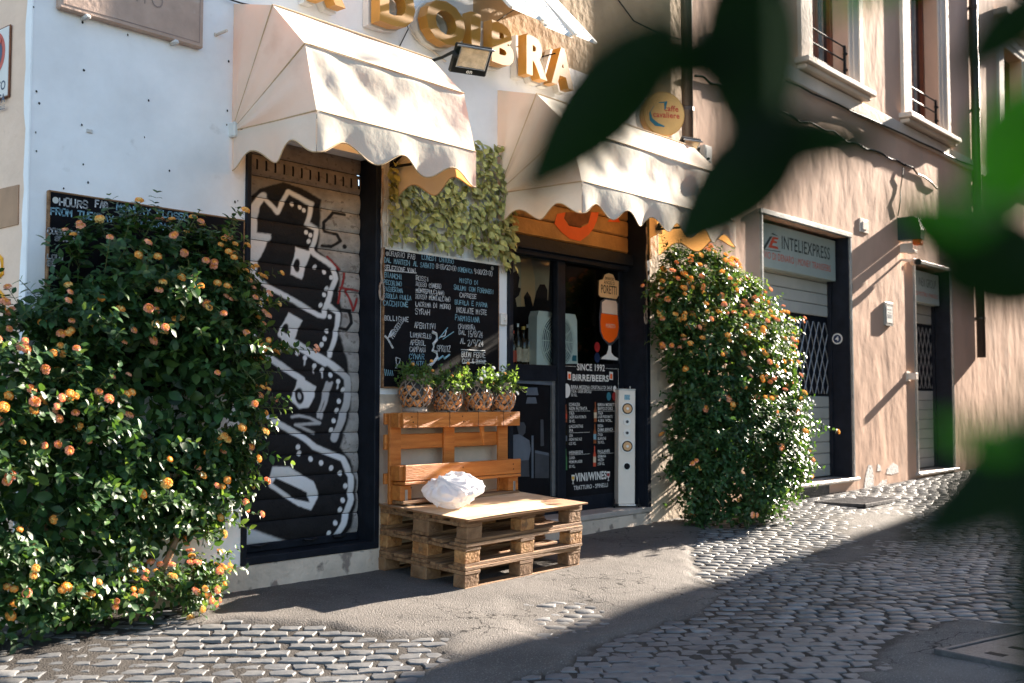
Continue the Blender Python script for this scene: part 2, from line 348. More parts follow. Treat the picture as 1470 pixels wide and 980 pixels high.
def cover(x, y):                                         # thickness of asphalt over the setts
    n = (vnoise(x*7, y*7, 1)-.5)*.10+(vnoise(x*19, y*19, 2)-.5)*.05
    a = smoothstep(-.05, .07, sd(x, y, ASPH)+n)*.023
    a = np.maximum(a, smoothstep(-.12, .25, sd(x, y, SANDY)+n)*.0085)
    a = np.maximum(a, smoothstep(-.10, .2, sd(x, y, MANH)+n)*.024)
    a = np.maximum(a, smoothstep(-.10, .2, sd(x, y, DUST)+n*1.5)*.0035)
    pk = smoothstep(-.05, .12, sd(x, y, PEEK)+n)
    a = a*(1-pk)+pk*np.minimum(a, .0078)
    return a
def ground_z(x, y):
    return gz(x, y)-.0052+cover(x, y)+(vnoise(x*2.3, y*2.3, 5)-.5)*.010+(vnoise(x*30, y*30, 6)-.5)*.004
m = mat('asphalt', (.118, .108, .100), .8, .26, 1.6, .9, 110, rnd=False, bd=.012, spec=.1, attr='dirt', spot=((.23, .215, .205), 120, .57, .85), crack=True)
def gsheet(xs, ys, mk):
    X, Y = np.meshgrid(xs, ys); Z = ground_z(X, Y) if mk else gz(X, Y)-.0052
    V = np.stack([X, Y, Z], -1).reshape(-1, 3); nx = len(xs); ny = len(ys)
    i, j = np.meshgrid(np.arange(nx-1), np.arange(ny-1)); k = (j*nx+i).ravel()
    return V, np.stack([k, k+1, k+1+nx, k+nx], 1)
def axis(a, b, fine0, fine1, st): return np.unique(np.concatenate([np.linspace(a, fine0, 14), np.arange(fine0, fine1, st), np.linspace(fine1, b, 14)]))
V, Fc = gsheet(axis(-60, 160, 1.2, 14, .03), np.concatenate([np.linspace(-60, -4.6, 10), np.arange(-4.5, .0, .03), [0, .3, 1.0, 8, 60]]), True)
ground = big('ground', V, Fc, 'asphalt', smooth=True); tag(ground, 'grey street surface of worn asphalt patches between dark basalt setts', None, None, 'structure')
ca = ground.data.color_attributes.new('dirt', 'FLOAT_COLOR', 'POINT')
al = 1-smoothstep(.002, .011, cover(V[:, 0], V[:, 1])); al = al*(.75+.25*vnoise(V[:, 0]*5, V[:, 1]*5, 9))*smoothstep(1.0, 1.6, V[:, 0])*smoothstep(-5.1, -4.4, V[:, 1])
c4 = np.zeros((len(V), 4)); c4[:, :3] = (.034, .030, .027); c4[:, 3] = np.clip(al, 0, 1); ca.data.foreach_set('color', c4.ravel())
# ---- basalt setts, laid in rows across the street's diagonal
e1 = np.array([math.cos(math.radians(-44)), math.sin(math.radians(-44))]); e2 = np.array([-e1[1], e1[0]])
ST = []
o0 = np.array([8.0, -1.5]); PW, PD = .128, .108
for r in range(-150, 170):
    for c in range(-130, 130):
        p = o0+e1*((c+(.5 if r % 2 else 0)+.12*math.sin(r*1.7))*PW)+e2*(r*PD)+e2*.03*math.sin(c*.21+r*.05)+e1*random.uniform(-.012, .012)+e2*random.uniform(-.008, .008)+e1*.16*(float(vnoise(c*.16, r*.16, 4))-.5)+e2*.14*(float(vnoise(c*.14, r*.14, 6))-.5)
        if p[1] > -.03 or p[1] < -5.0 or p[0] > 24: continue
        if np.hypot(p[0]-11.7, (p[1]+.5)*1.4) < .42: continue
        u, v, z = proj((p[0], p[1], gz(p[0], p[1])))
        if z < .6 or u < -140 or u > 1600 or v > 1120: continue
        ST.append((p[0], p[1], z))
ST = np.array(ST); cov = cover(ST[:, 0], ST[:, 1]); ST = ST[cov < .012]
def sett(p, lod):
    w_, d_ = PW*random.uniform(.84, 1.02), PD*random.uniform(.84, 1.0); a = random.uniform(-.07, .07); zt = gz(p[0], p[1])+random.uniform(-.002, .0025)
    ca_, sa_ = math.cos(a), math.sin(a); X = e1*ca_+e2*sa_; Y = -e1*sa_+e2*ca_; out = []
    tl = random.uniform(-.014, .014), random.uniform(-.014, .014); j = [[random.uniform(-.011, .011) for _ in range(2)] for _ in range(8)]
    base = [(-.46, -.46), (0, -.5), (.46, -.46), (.5, 0), (.46, .46), (0, .5), (-.46, .46), (-.5, 0)]
    for lev, (s, dz) in enumerate([(1.0, -.045), (.99, -.0045), (.91, -.0006)]):
        for k, (bx, by) in enumerate(base):
            q = np.array(p[:2])+X*(bx*w_*s+j[k][0])+Y*(by*d_*s+j[k][1])
            out.append((q[0], q[1], zt+dz+tl[0]*bx*w_+tl[1]*by*d_))
    out.append((p[0], p[1], zt+.0015))
    return out
SF = [(l*8+k, l*8+(k+1) % 8, (l+1)*8+(k+1) % 8) for l in (0, 1) for k in range(8)]+[(l*8+k, (l+1)*8+(k+1) % 8, (l+1)*8+k) for l in (0, 1) for k in range(8)]+[(16+k, 16+(k+1) % 8, 24) for k in range(8)]
cv2 = cover(ST[:, 0], ST[:, 1]); order = np.argsort(ST[:, 2]+np.where(cv2 > .012, 50, 0)); vis = []
for i in order:
    u, v, z = proj((ST[i, 0], ST[i, 1], gz(ST[i, 0], ST[i, 1])))
    vis.append(20 < u < 1400 and v < 985)
vis = np.array(vis); near = set(order[vis][:300].tolist()); VV, FF = [], []
for i in range(len(ST)):
    v = sett(ST[i], 0)
    if i in near:
        mb = MB(); mb.add(v, SF); obj('cobblestone', mb, 'cobble', ground, smooth=False, fix=False)
    else:
        k = len(VV)*25; VV.append(v); FF.append(np.array(SF)+k)
o = big('cobblestones', np.array(VV), np.concatenate(FF), 'cobble', ground); o['kind'] = 'stuff'

# ================================================================== BUILDINGS
def wall_holes(mb, x0, x1, z0, z1, holes, Y=0.0, depth=.2):
    xs = sorted({x0, x1, *[h[0] for h in holes], *[h[1] for h in holes]}); zs = sorted({z0, z1, *[h[2] for h in holes], *[h[3] for h in holes]})
    xs = [x for x in xs if x0 <= x <= x1]; zs = [z for z in zs if z0 <= z <= z1]
    for a, b in zip(xs[:-1], xs[1:]):
        for c, d in zip(zs[:-1], zs[1:]):
            if any(h[0] < (a+b)/2 < h[1] and h[2] < (c+d)/2 < h[3] for h in holes): continue
            mb.quad((a, Y, c), (b, Y, c), (b, Y, d), (a, Y, d))
    for h in holes:
        a, b, c, d = h[:4]; D = Y+(h[4] if len(h) > 4 else depth)
        mb.quad((a, Y, c), (a, D, c), (a, D, d), (a, Y, d)); mb.quad((b, Y, c), (b, D, c), (b, D, d), (b, Y, d))
        mb.quad((a, Y, d), (b, Y, d), (b, D, d), (a, D, d)); mb.quad((a, Y, c), (b, Y, c), (b, D, c), (a, D, c))
    return mb
TOP = 9.0; XC = 2.68; XJ = 9.14
shop = empty('shop_building', (5.9, 0, 0), 'white painted corner building with a bar at street level', 'building')
H1 = (4.0, 5.09, .21, 2.80, .18); H2 = (6.41, 8.36, .25, 2.95, .34)
obj('wall', wall_holes(MB(), XC, 8.36, -.15, 3.92, [H1, H2]), 'white_paint', shop, fix=False)
obj('upper_wall', MB().quad((XC, 0, 3.92), (6.02, 0, 3.92), (6.02, 0, TOP), (XC, 0, TOP)), 'white_paint', shop, fix=False)
tag(obj('upper_wall', MB().quad((6.02, 0, 3.92), (XJ, 0, 3.92), (XJ, 0, TOP), (6.02, 0, TOP)), 'tan_plaster', shop, fix=False), 'tan plaster upper wall beside the white paint')
tag(obj('pier', MB().quad((8.36, 0, -.15), (XJ, 0, -.15), (XJ, 0, 3.92), (8.36, 0, 3.92)), 'cream_plaster', shop, fix=False), 'cream plaster pier behind the climbing shrub')
tag(obj('side_wall', MB().quad((XC, 0, -.15), (XC, 9, -.15), (XC, 9, TOP), (XC, 0, TOP)), 'peach_plaster', shop, fix=False), 'peach plaster wall turning the corner')
obj('roof', MB().box((5.9, 4.5, TOP+.1), (6.9, 9.4, .2)), 'roof_tile', shop)
obj('back_wall', MB().quad((XC, 9, -.15), (XJ, 9, -.15), (XJ, 9, TOP), (XC, 9, TOP)), 'peach_plaster', shop, fix=False)
obj('plinth', MB().box((3.885, .010, .02), (2.43, .05, .375), .006), 'base_stone', shop)
tag(obj('wall_dado', MB().box((5.75, .0, .55), (1.31, .006, 1.34), .002), 'cream_plaster', shop), 'dingy cream lower wall behind the pallet bench')
# rough paint edge running down the corner
mb = MB(); zz = np.linspace(-.1, 4.5, 60)
for a, b in zip(zz[:-1], zz[1:]):
    wa, wb = .018+.016*vnoise(a*9, 1), .018+.016*vnoise(b*9, 1)
    mb.quad((XC-.003, .0, a), (XC-.003, wa*2, a), (XC-.003, wb*2, b), (XC-.003, .0, b)); mb.quad((XC-.003, 0, a), (XC+.004, -.003, a), (XC+.004, -.003, b), (XC-.003, 0, b))
obj('corner_edge', mb, 'white_paint', shop, fix=False)
# nail holes, plugs and scars on the white wall
PK = [(48, 10), (52, 131), (56, 148), (51, 190), (52, 217), (120, 101), (117, 179), (119, 236), (213, 144), (207, 197), (243, 245), (328, 88), (326, 159), (325, 179), (118, 32), (183, 50), (126, 262), (91, 270), (341, 288), (337, 290)]
for (x, y) in PK:
    p = wall(x, y); mb = MB(); r = random.uniform(.004, .0075)
    mb.add([(p[0]+r*math.cos(k*1.05)*random.uniform(.6, 1.2), -.003, p[2]+r*1.3*math.sin(k*1.05)*random.uniform(.6, 1.2)) for k in range(6)], [tuple(range(6))]); obj('nail_hole', mb, 'print_dark', shop, fix=False)
for (x, y) in [(128, 188)]:
    p = wall(x, y); obj('wall_scar', MB().box((p[0], -.004, p[2]), (.035, .008, .02), .003), 'bare_plaster', shop)
# --- side wall patch and yellow spray paint
c = [Vector((XC-.004, *gpt)) for gpt in []]
def side(x, y):
    d = ray(x, y); t = (XC-CAM[0])/d[0]; return CAM+d*t
q = [side(*p) for p in [(-25, 277), (28, 265), (27, 322), (-25, 334)]]
obj('bare_patch', MB().prism([(XC-.006, p[1], p[2]) for p in q], (.012, 0, 0)), 'wall_brown_patch', shop)
mb = MB()
for pts in ([(-8, 360), (4, 372), (5, 392), (-6, 402)], [(-10, 408), (6, 425), (10, 455), (-4, 470)]):
    P = [side(*p) for p in pts]; mb.tube([(XC-.004, p[1], p[2]) for p in P], .012, 4)
obj('spray_mark', mb, 'yellow_spray', shop)
# ------------------------------------------------------------------ graffiti shutter
def z7(p): return (330+p[0]/3.161, 210+p[1]/3.161)
def z8(p): return (330+p[0]/2.722, 500+p[1]/2.722)
def zA(p): return (340+p[0]/6.682, 480+p[1]/6.682)
def paint(px, py):
    n = px.shape; col = np.zeros(n+(3,)); a = np.zeros(n)
    wob = (vnoise(px*.25, py*.25, 3)-.5)*2.2
    BL, WH, GR, RD = np.array([.006, .006, .008]), np.array([.70, .71, .73]), np.array([.45, .45, .46]), np.array([.28, .02, .02])
    def lay(mask, c, sp=0):
        nonlocal col, a
        m_ = np.clip(mask, 0, 1)[..., None]; col[:] = col*(1-m_)+c*m_; a[:] = np.maximum(a, m_[..., 0])
    def fill(poly, c, soft=1.2):
        d = segdist(px, py, poly+[poly[0]]); d = np.where(inpoly(px, py, poly), d, -d)+wob*.35; lay(smoothstep(-soft, soft, d), c)
    def line(pts, wd, c, soft=1.3, wv=1.0): lay(1-smoothstep(wd-soft, wd+soft, segdist(px, py, pts)+wob*.3*wv), c)
    lay(smoothstep(300, 262, py)*.55*np.ones(n), np.array([.11, .065, .028]))        # brown tint growing towards the top slats
    fill([(346, 300), (362, 280), (372, 270), (407, 260), (434, 270), (461, 286), (460, 312), (459, 330), (457, 360), (488, 386), (486, 428), (492, 446), (487, 480), (497, 510), (503, 545), (503, 590), (493, 625), (488, 642), (503, 660), (511, 690), (511, 722), (504, 756), (487, 782), (346, 800)], BL, 2.2)
    T = z7
    line([T(p) for p in [(150, 225), (215, 300), (262, 205), (372, 262), (350, 350), (395, 375), (372, 475)]], 3.3, WH)
    line([T(p) for p in [(150, 225), (95, 290), (98, 330), (85, 400), (100, 440), (170, 415)]], 5.5, WH)
    fill([T(p) for p in [(80, 290), (140, 235), (125, 330), (120, 390), (185, 400), (165, 445), (130, 520), (115, 590), (85, 590), (80, 450)]], WH)
    line([T(p) for p in [(112, 590), (180, 640), (290, 700), (400, 765), (425, 770), (440, 715), (478, 600), (470, 545), (385, 490), (372, 475)]], 3.6, WH)
    line([T(p) for p in [(438, 715), (492, 755), (482, 840), (452, 950)]], 3.4, WH)
    line([T(p) for p in [(180, 650), (140, 710), (110, 770), (100, 900), (90, 960)]], 4.5, WH)
    line([T(p) for p in [(245, 870), (430, 985)]], 4.2, WH)
    fill([T(p) for p in [(300, 455), (368, 478), (325, 605), (273, 580)]], WH); fill([T(p) for p in [(265, 752), (328, 790), (292, 872), (218, 850)]], WH)
    for c_, rx, ry in ((T((305, 540)), 4.6, 10), (T((255, 828)), 4.6, 8)):
        lay(1-smoothstep(.8, 1.15, np.hypot((px-c_[0])/rx, (py-c_[1])/ry)), BL)
    T = zA
    line([T(p) for p in [(420, 0), (640, 130), (860, 255), (1000, 360)]], 4.6, WH)
    line([T(p) for p in [(1000, 360), (1055, 420), (1068, 560), (1040, 700), (975, 900), (930, 1000)]], 5.0, GR)
    line([T(p) for p in [(130, 110), (300, 215), (540, 375), (620, 430)]], 4.4, WH)
    fill([T(p) for p in [(585, 400), (760, 500), (745, 590), (690, 700), (600, 712), (508, 630), (550, 540)]], WH)
    c_ = T((600, 590)); lay(1-smoothstep(.8, 1.12, np.hypot((px-c_[0])/6.6, (py-c_[1])/12)), BL); lay(1-smoothstep(.7, 1.1, np.hypot((px-c_[0])/3, (py-c_[1])/5.5)), GR)
    for pts in ([(860, 460), (780, 790)], [(905, 465), (805, 800)], [(882, 470), (840, 620)], [(530, 790), (600, 778), (700, 800), (790, 850)], [(790, 850), (560, 865)], [(560, 865), (740, 945)]): line([T(p) for p in pts], 2.0, GR)
    T = z8
    line([T(p) for p in [(85, 235), (290, 350), (330, 385), (440, 430), (472, 500), (472, 590), (440, 690), (400, 762)]], 4.2, WH)
    fill([T(p) for p in [(40, 690), (150, 730), (270, 768), (410, 752), (395, 778), (250, 798), (40, 800)]], WH*.85, 2.5)
    fill([T(p) for p in [(165, 462), (230, 462), (325, 520), (348, 575), (315, 632), (265, 615), (150, 540)]], WH)
    fill([T(p) for p in [(180, 505), (300, 562), (312, 602), (255, 590), (165, 528)]], BL)
    line([T(p) for p in [(40, 250), (60, 430), (40, 520)]], 5, WH)
    for f_, pts, r in ((z7, [(283, 262), (318, 275), (335, 290), (345, 390), (364, 403), (357, 430), (387, 547), (428, 570), (458, 595), (440, 645), (427, 673), (411, 720), (452, 773), (441, 838), (428, 872), (415, 898), (270, 917), (305, 937)], 3.0),
                       (zA, [(838, 42), (810, 98), (505, 135), (580, 178), (742, 300), (820, 340), (898, 388), (968, 450), (1020, 530), (975, 640), (960, 727), (925, 827), (905, 915), (430, 90), (650, 225)], 3.2),
                       (z8, [(265, 385), (272, 410), (315, 432), (355, 447), (395, 467), (432, 487), (450, 537), (440, 593), (430, 630), (410, 682), (387, 722)], 3.4)):
        for p in pts:
            q = f_(p); lay(1-smoothstep(.75, 1.15, np.hypot((px-q[0])/r, (py-q[1])/(r*1.2))), WH)
    for p in [(430, 90), (650, 225), (742, 300), (820, 345), (968, 450)]:
        q = zA(p); line([q, (q[0]-.6, q[1]+10)], .9, WH)
    T = z7
    line([T(p) for p in [(520, 310), (470, 300), (425, 345), (430, 385), (485, 400), (500, 430), (460, 455), (420, 450)]], 2.2, BL, .8); line([T((518, 452)), T((521, 456))], 2.8, BL, .8)
    line([T(p) for p in [(505, 740), (545, 745), (550, 800), (530, 832), (500, 825)]], 2.4, BL, .8)
    for pts in ([(520, 575), (505, 640), (490, 708)], [(582, 655), (498, 640)], [(525, 650), (560, 745), (575, 690)], [(440, 500), (500, 560)]): line([T(p) for p in pts], 1.6, RD, .8)
    return col, a
XS0, XS1, YS = 4.036, 5.044, .150
rs = obj('roller_shutter', MB().box((4.54, .155, .282), (1.004, .045, .05), .006).box((4.54, .176, 1.55), (1.0, .006, 2.5)), 'dark_frame', shop)
PT = .133; nu = 200; nv = 18
z = .305; k = 0
while z < 2.80:
    u_ = np.linspace(0, 1, nu+1); v_ = np.linspace(0, 1, nv+1); U, Vv = np.meshgrid(u_, v_)
    X = XS0+.004+(XS1-XS0-.008)*U; Z = z+Vv*(PT-.004); prof = .014*np.sin(np.pi*np.clip(Vv, .0, 1))**.55
    Yy = YS-prof+(vnoise(X*3, Z*0+k)-.5)*.002
    P = np.stack([X, Yy, Z], -1).reshape(-1, 3); i, j = np.meshgrid(np.arange(nu), np.arange(nv)); q = (j*(nu+1)+i).ravel()
    Fq = np.stack([q, q+1, q+nu+2, q+nu+1], 1)
    if 2.44 < z < 2.6:                                   # ventilated slat: slots cut out
        keep = ~(((i.ravel() % 14) < 3) & (j.ravel() > 4) & (j.ravel() < 14)); Fq = Fq[keep]
    s = big('slat', P, Fq, 'shutter_paint', rs, smooth=True)
    pu, pv, _ = proj(np.stack([X, np.full_like(X, YS-.01), Z], -1).reshape(-1, 3)); cc, aa = paint(pu, pv)
    edge = (np.abs(Vv.ravel()-.5) > .46)
    att = s.data.color_attributes.new('paint', 'FLOAT_COLOR', 'POINT'); c4 = np.concatenate([cc, np.clip(aa, 0, .97)[:, None]], 1); att.data.foreach_set('color', c4.ravel())
    z += PT; k += 1
obj('shutter_frame', MB().box((4.018, .07, 1.505), (.036, .172, 2.59), .004), 'dark_frame', shop)
obj('shutter_frame', MB().box((5.067, .07, 1.505), (.046, .176, 2.59), .004), 'dark_frame', shop)
obj('shutter_sill', MB().box((4.545, .065, .232), (1.05, .17, .046), .005), 'dark_frame', shop)
for x in (4.22, 4.62, 4.86): obj('latch', MB().tube([(x-.05, .115, .30), (x, .10, .295), (x+.05, .115, .30)], .008, 5), 'black_metal', shop)
# ------------------------------------------------------------------ pink building
pink = empty('pink_building', (13, 0, 0), 'pink plaster building with moulded upstairs windows and two shuttered shops', 'building')
D3 = (10.5, 12.77, .28, 3.16, .30); D4 = (14.86, 16.32, .24, 3.07, .30)
WN = [(11.82, 12.85), (14.92, 16.02), (19.15, 20.2)]
holes = [D3, D4]+[(a, b, 5.04, 7.1, .28) for a, b in WN]
obj('wall', wall_holes(MB(), XJ, 30, -.2, TOP, holes), 'pink_plaster', pink, fix=False)
obj('roof', MB().box((19.6, 4.5, TOP+.1), (21.4, 9.4, .2)), 'roof_tile', pink)
mb = MB().quad((30, 0, -.2), (30, 9, -.2), (30, 9, TOP), (30, 0, TOP)); obj('end_wall', mb, 'pink_plaster', pink, fix=False)
obj('string_course', MB().box((20.1, -.012, 4.80), (20.8, .05, .17), .01), 'trim_plaster', pink)
for (a, b) in WN:
    wn = obj('window', MB().box(((a+b)/2, .245, 6.05), (b-a, .02, 2.06)), 'window_dark', pink)
    mb = MB()
    for x in (a+.05, (a+b)/2-.03, (a+b)/2+.05, b-.05): mb.box((x, .215, 6.05), (.07, .06, 2.04), .008)
    for z in (5.08, 7.04): mb.box(((a+b)/2, .213, z), (b-a-.02, .05, .08), .008)
    obj('window_frame', mb, 'window_wood', wn)
    mb = MB()
    obj('glazing_bar', mb.box(((a+b)/2-.24, .222, 6.0), (.03, .03, 1.9)).box(((a+b)/2+.26, .222, 6.0), (.03, .03, 1.9)), 'grey_metal', wn)
    mb = MB()
    for s, x0 in ((-1, a), (1, b)):
        for w0, w1, pr in ((0, .10, .022), (.10, .24, .036), (.24, .37, .052)):
            xa, xb = x0+s*w0, x0+s*w1; mb.box(((xa+xb)/2, -pr/2+.004, 6.06), (abs(xb-xa), pr, 2.12), .006)
    for w0, w1, pr in ((0, .10, .022), (.10, .24, .036), (.24, .37, .052)): mb.box(((a+b)/2, -pr/2+.002, 7.1+(w0+w1)/2), (b-a+2*w1-.01, pr, w1-w0), .006)
    mb.box(((a+b)/2, -.10, 7.54), (b-a+.9, .24, .12), .02)
    obj('surround', mb, 'trim_plaster', wn)
    obj('sill', MB().box(((a+b)/2, -.05, 4.985), (b-a+.9, .24, .07), .012).box(((a+b)/2, -.035, 4.925), (b-a+.8, .17, .06), .015), 'trim_plaster', wn)
    mb = MB()
    for z in (5.16, 5.33, 5.50): mb.tube([(a+.01, .03, z), (b-.03, .03, z)], .010, 6)
    for x in (a+.015, b-.04): mb.box((x, .03, 5.28), (.028, .028, .48), .004)
    for z in (5.22, 5.42): mb.box((b-.02, .03, z), (.05, .05, .03), .008)
    obj('railing', mb, 'black_metal', wn)
def shopfront(h, yd, lo, hi, lab):
    a, b, z0, z1 = h[:4]
    sh = obj('roller_shutter', MB().quad((a, yd+.02, z0), (b, yd+.02, z0), (b, yd+.02, z1), (a, yd+.02, z1)), 'dark_frame', pink, fix=False); sh['label'] = lab
    z = z0+.02; n = 0
    while z < z1-.45:
        if not (lo-.05 < z < hi):
            mb = MB(); L_ = b-a-.04; zs = [(0, 0), (.008, -.010), (.125, -.010), (.132, 0)]
            vs = [(x, yd+dy, z+dz) for dz, dy in zs for x in (a+.02, b-.02)]
            mb.add(vs, [(0, 1, 3, 2), (2, 3, 5, 4), (4, 5, 7, 6)]); obj('slat', mb, 'grey_shutter', sh, fix=False)
        z += .136
    mb = MB(); pit = .155; nn = int((b-a)/pit)+4
    for k in range(-4, nn):                               # diamond grille
        for s in (1, -1):
            x0 = a+k*pit; x1 = x0+(hi-lo)*.5; P = [(x0 if s > 0 else x1), (x1 if s > 0 else x0)]
            t0, t1 = 0.0, 1.0
            dx = P[1]-P[0]
            lo_t, hi_t = sorted(((a+.02-P[0])/dx, (b-.02-P[0])/dx)); t0, t1 = max(0, lo_t), min(1, hi_t)
            if t1-t0 < .03: continue
            mb.tube([(P[0]+dx*t0, yd-.004*s, lo+(hi-lo)*t0), (P[0]+dx*t1, yd-.004*s, lo+(hi-lo)*t1)], .007, 4)
    obj('grille', mb, 'grey_metal', sh)
    mb = MB().box((b-.012, .15, (z0+z1)/2), (.02, .30, z1-z0-.01), .003); mb.box((b-.03, yd-.03, (z0+z1)/2), (.05, .05, z1-z0-.02), .003)
    obj('shaded_jamb', mb, 'dark_frame', sh)  # near-black lining: shade of the left-facing reveal put into colour, with shutter guide
    mb = MB().box(((a+b)/2, -.008, z1+.02), (b-a+.06, .05, .05), .004)
    mb.box((a+.012, -.010, (z0+z1)/2), (.03, .035, z1-z0), .003); mb.box((b+.012, -.010, (z0+z1)/2), (.03, .035, z1-z0), .003)
    obj('door_frame', mb, 'grey_metal', sh)
    obj('threshold', MB().box(((a+b)/2+.02, .12, z0-.015), (b-a+.12, .36, .04), .008), 'marble_step', sh)
    return sh
shopfront(D3, .27, 1.28, 2.13, 'grey roller shutter with diamond grille behind the climbing shrub')
shopfront(D4, .27, 1.38, 2.25, 'narrow grey roller shutter with diamond grille past the drain grate')
# peeled plaster near the ground, small recessed plates
for pts in ([(1240, 702), (1243, 680), (1247, 667), (1252, 668), (1254, 685), (1254, 702)], [(1259, 676), (1260, 666), (1264, 668), (1265, 676)], [(1272, 680), (1274, 672), (1282, 664), (1289, 668), (1290, 678), (1280, 681)], [(1259, 697), (1266, 690), (1273, 688), (1272, 695)]):
    P = [wall(*p) for p in pts]; obj('peeled_patch', MB().prism([(p[0], -.003, p[2]) for p in P], (0, .006, 0)), 'bare_plaster', pink)
a, b = wall(1145, 715), wall(1188, 694)
mb = MB().box((11.66, -.004, .165), (.80, .02, .15)); mb.box((11.66, -.012, .245), (.86, .03, .02)); mb.box((11.66, -.012, .092), (.86, .03, .02))
for k in range(26): mb.box((11.29+k*.03, -.016, .168), (.010, .03, .135))
obj('basement_vent', mb, 'iron', pink)
p0, p1 = wall(1232, 312), wall(1247, 336)
obj('recessed_plate', MB().box(((p0[0]+p1[0])/2, -.004, (p0[2]+p1[2])/2), (.26, .02, .17), .004).box(((p0[0]+p1[0])/2, -.016, (p0[2]+p1[2])/2), (.12, .012, .10), .004), 'trim_plaster', pink)
# building across the street: its long roofline shades the roadway
opp = empty('building', (30, -8, 0), 'plain plaster building across the street that shades the road', 'building')
FA = [(11, -4.25), (25.0, -3.84), (28.9, -3.60), (42, -2.62), (90, 0.3)]
HB = 9.0; mb = MB(); rp = FA+[(90, -16), (11, -16)]
n = len(rp)
hol = []
for i in range(n):
    p, q = rp[i], rp[(i+1) % n]; mb.quad((*p, -.3), (*q, -.3), (*q, HB), (*p, HB))
obj('wall', mb, 'far_plaster', opp)
obj('roof', MB().add([(*p, HB+.002) for p in rp], [tuple(range(n))]), 'roof_tile', opp, fix=False)
for (p, q) in zip(FA[:-1], FA[1:]):
    L_ = math.dist(p, q); d = ((q[0]-p[0])/L_, (q[1]-p[1])/L_); ang = math.atan2(d[1], d[0]); R = Matrix.Rotation(ang, 3, 'Z')
    for k in range(int(L_/3)):
        for zc in (1.5, 4.8, 7.4):
            c_ = (p[0]+d[0]*(1.5+3*k)-d[1]*.0, p[1]+d[1]*(1.5+3*k), zc)
            wn = obj('window', MB().box(c_, (1.1, .06, 1.8 if zc > 2 else 2.4), 0, R), 'window_dark', opp)
# ================================================================== BAR DOORWAY
FRM = 'dark_frame'
mb = MB().box((6.435, .13, 1.6), (.05, .31, 2.70), .004); obj('door_frame', mb, FRM, shop)
mb = MB().box((8.335, .13, 1.6), (.05, .31, 2.70), .004).box((8.285, .27, 1.6), (.07, .07, 2.70), .004).box((8.325, -.016, 1.55), (.055, .025, 2.6), .003); obj('door_frame', mb, FRM, shop)
mb = MB().box((7.38, .19, 2.44), (1.84, .16, .10), .004).box((7.38, .20, 2.40), (1.84, .10, .10), .004); obj('transom_bar', mb, FRM, shop)
GY = .25
xm0, xm1 = wall(795, 450, GY)[0], wall(806, 450, GY)[0]; xr = wall(889, 450, GY)[0]
obj('mullion', MB().box(((xm0+xm1)/2, GY-.01, 1.33), (xm1-xm0, .07, 2.16), .004), FRM, shop)
obj('window_rail', MB().box(((6.46+xm0)/2, GY, 1.41), (xm0-6.46, .06, .13), .004), FRM, shop)
obj('bottom_rail', MB().box(((6.46+xr)/2, GY+.01, .31), (xr-6.46, .06, .13), .004), FRM, shop)
obj('stone_step', MB().box((7.385, .13, .228), (1.96, .32, .045), .006), 'marble_step', shop)
obj('step_riser', MB().box((7.385, .0, .07), (1.94, .05, .26), .004), 'base_stone', shop)
# half-lowered roller shutter in the transom, orange spray paint on it
ts = obj('transom_shutter', MB().box((7.39, .20, 2.73), (1.86, .02, .46)), FRM, shop)
for k in range(3):
    z = 2.51+k*.147; mb = MB()
    vs = [(x, .170+dy, z+dz) for dz, dy in ((0, .012), (.012, 0), (.128, 0), (.142, .012)) for x in (6.465, 8.30)]
    mb.add(vs, [(0, 1, 3, 2), (2, 3, 5, 4), (4, 5, 7, 6)]); obj('slat', mb, 'tan_shutter', ts, fix=False)
def onplane(pts, Y): return [tuple(wall(x, y, Y)) for x, y in pts]
zt5 = lambda P: [(715+x/4.083, 280+y/4.083) for x, y in P]
mb = MB().prism(onplane(zt5([(330, 168), (345, 110), (395, 100), (385, 135), (415, 180), (480, 192), (528, 168), (545, 100), (590, 100), (578, 150), (560, 192), (530, 232), (480, 270), (420, 256), (370, 216)]), .168), (0, -.002, 0)); obj('spray_paint', mb, 'orange_paint', ts)
mb = MB().prism(onplane(zt5([(395, 100), (545, 100), (528, 160), (480, 184), (418, 172), (388, 136)]), .167), (0, -.001, 0)); obj('spray_paint', mb, 'rust', ts)
mb = MB().prism(onplane([(872, 318), (884, 304), (890, 319)], .1675), (0, -.002, 0)); obj('spray_paint', mb, 'orange_paint', ts)
# bar interior; its unlit gloom is put into near-black walls
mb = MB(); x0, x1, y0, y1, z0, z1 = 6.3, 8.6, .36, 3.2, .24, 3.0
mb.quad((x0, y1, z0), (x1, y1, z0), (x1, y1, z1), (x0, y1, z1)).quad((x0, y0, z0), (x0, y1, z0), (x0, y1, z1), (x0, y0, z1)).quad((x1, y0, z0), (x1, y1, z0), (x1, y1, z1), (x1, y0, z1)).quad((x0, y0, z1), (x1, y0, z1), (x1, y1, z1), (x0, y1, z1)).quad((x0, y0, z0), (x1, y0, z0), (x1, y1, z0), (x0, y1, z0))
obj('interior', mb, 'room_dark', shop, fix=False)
mb = MB().quad((6.46, GY, 1.47), (xm0, GY, 1.47), (xm0, GY, 2.36), (6.46, GY, 2.36)); obj('pane', mb, 'glass', shop, fix=False)
mb = MB().quad((xm1, GY, 1.50), (xr, GY, 1.50), (xr, GY, 2.36), (xm1, GY, 2.36)); obj('pane', mb, 'glass', shop, fix=False)
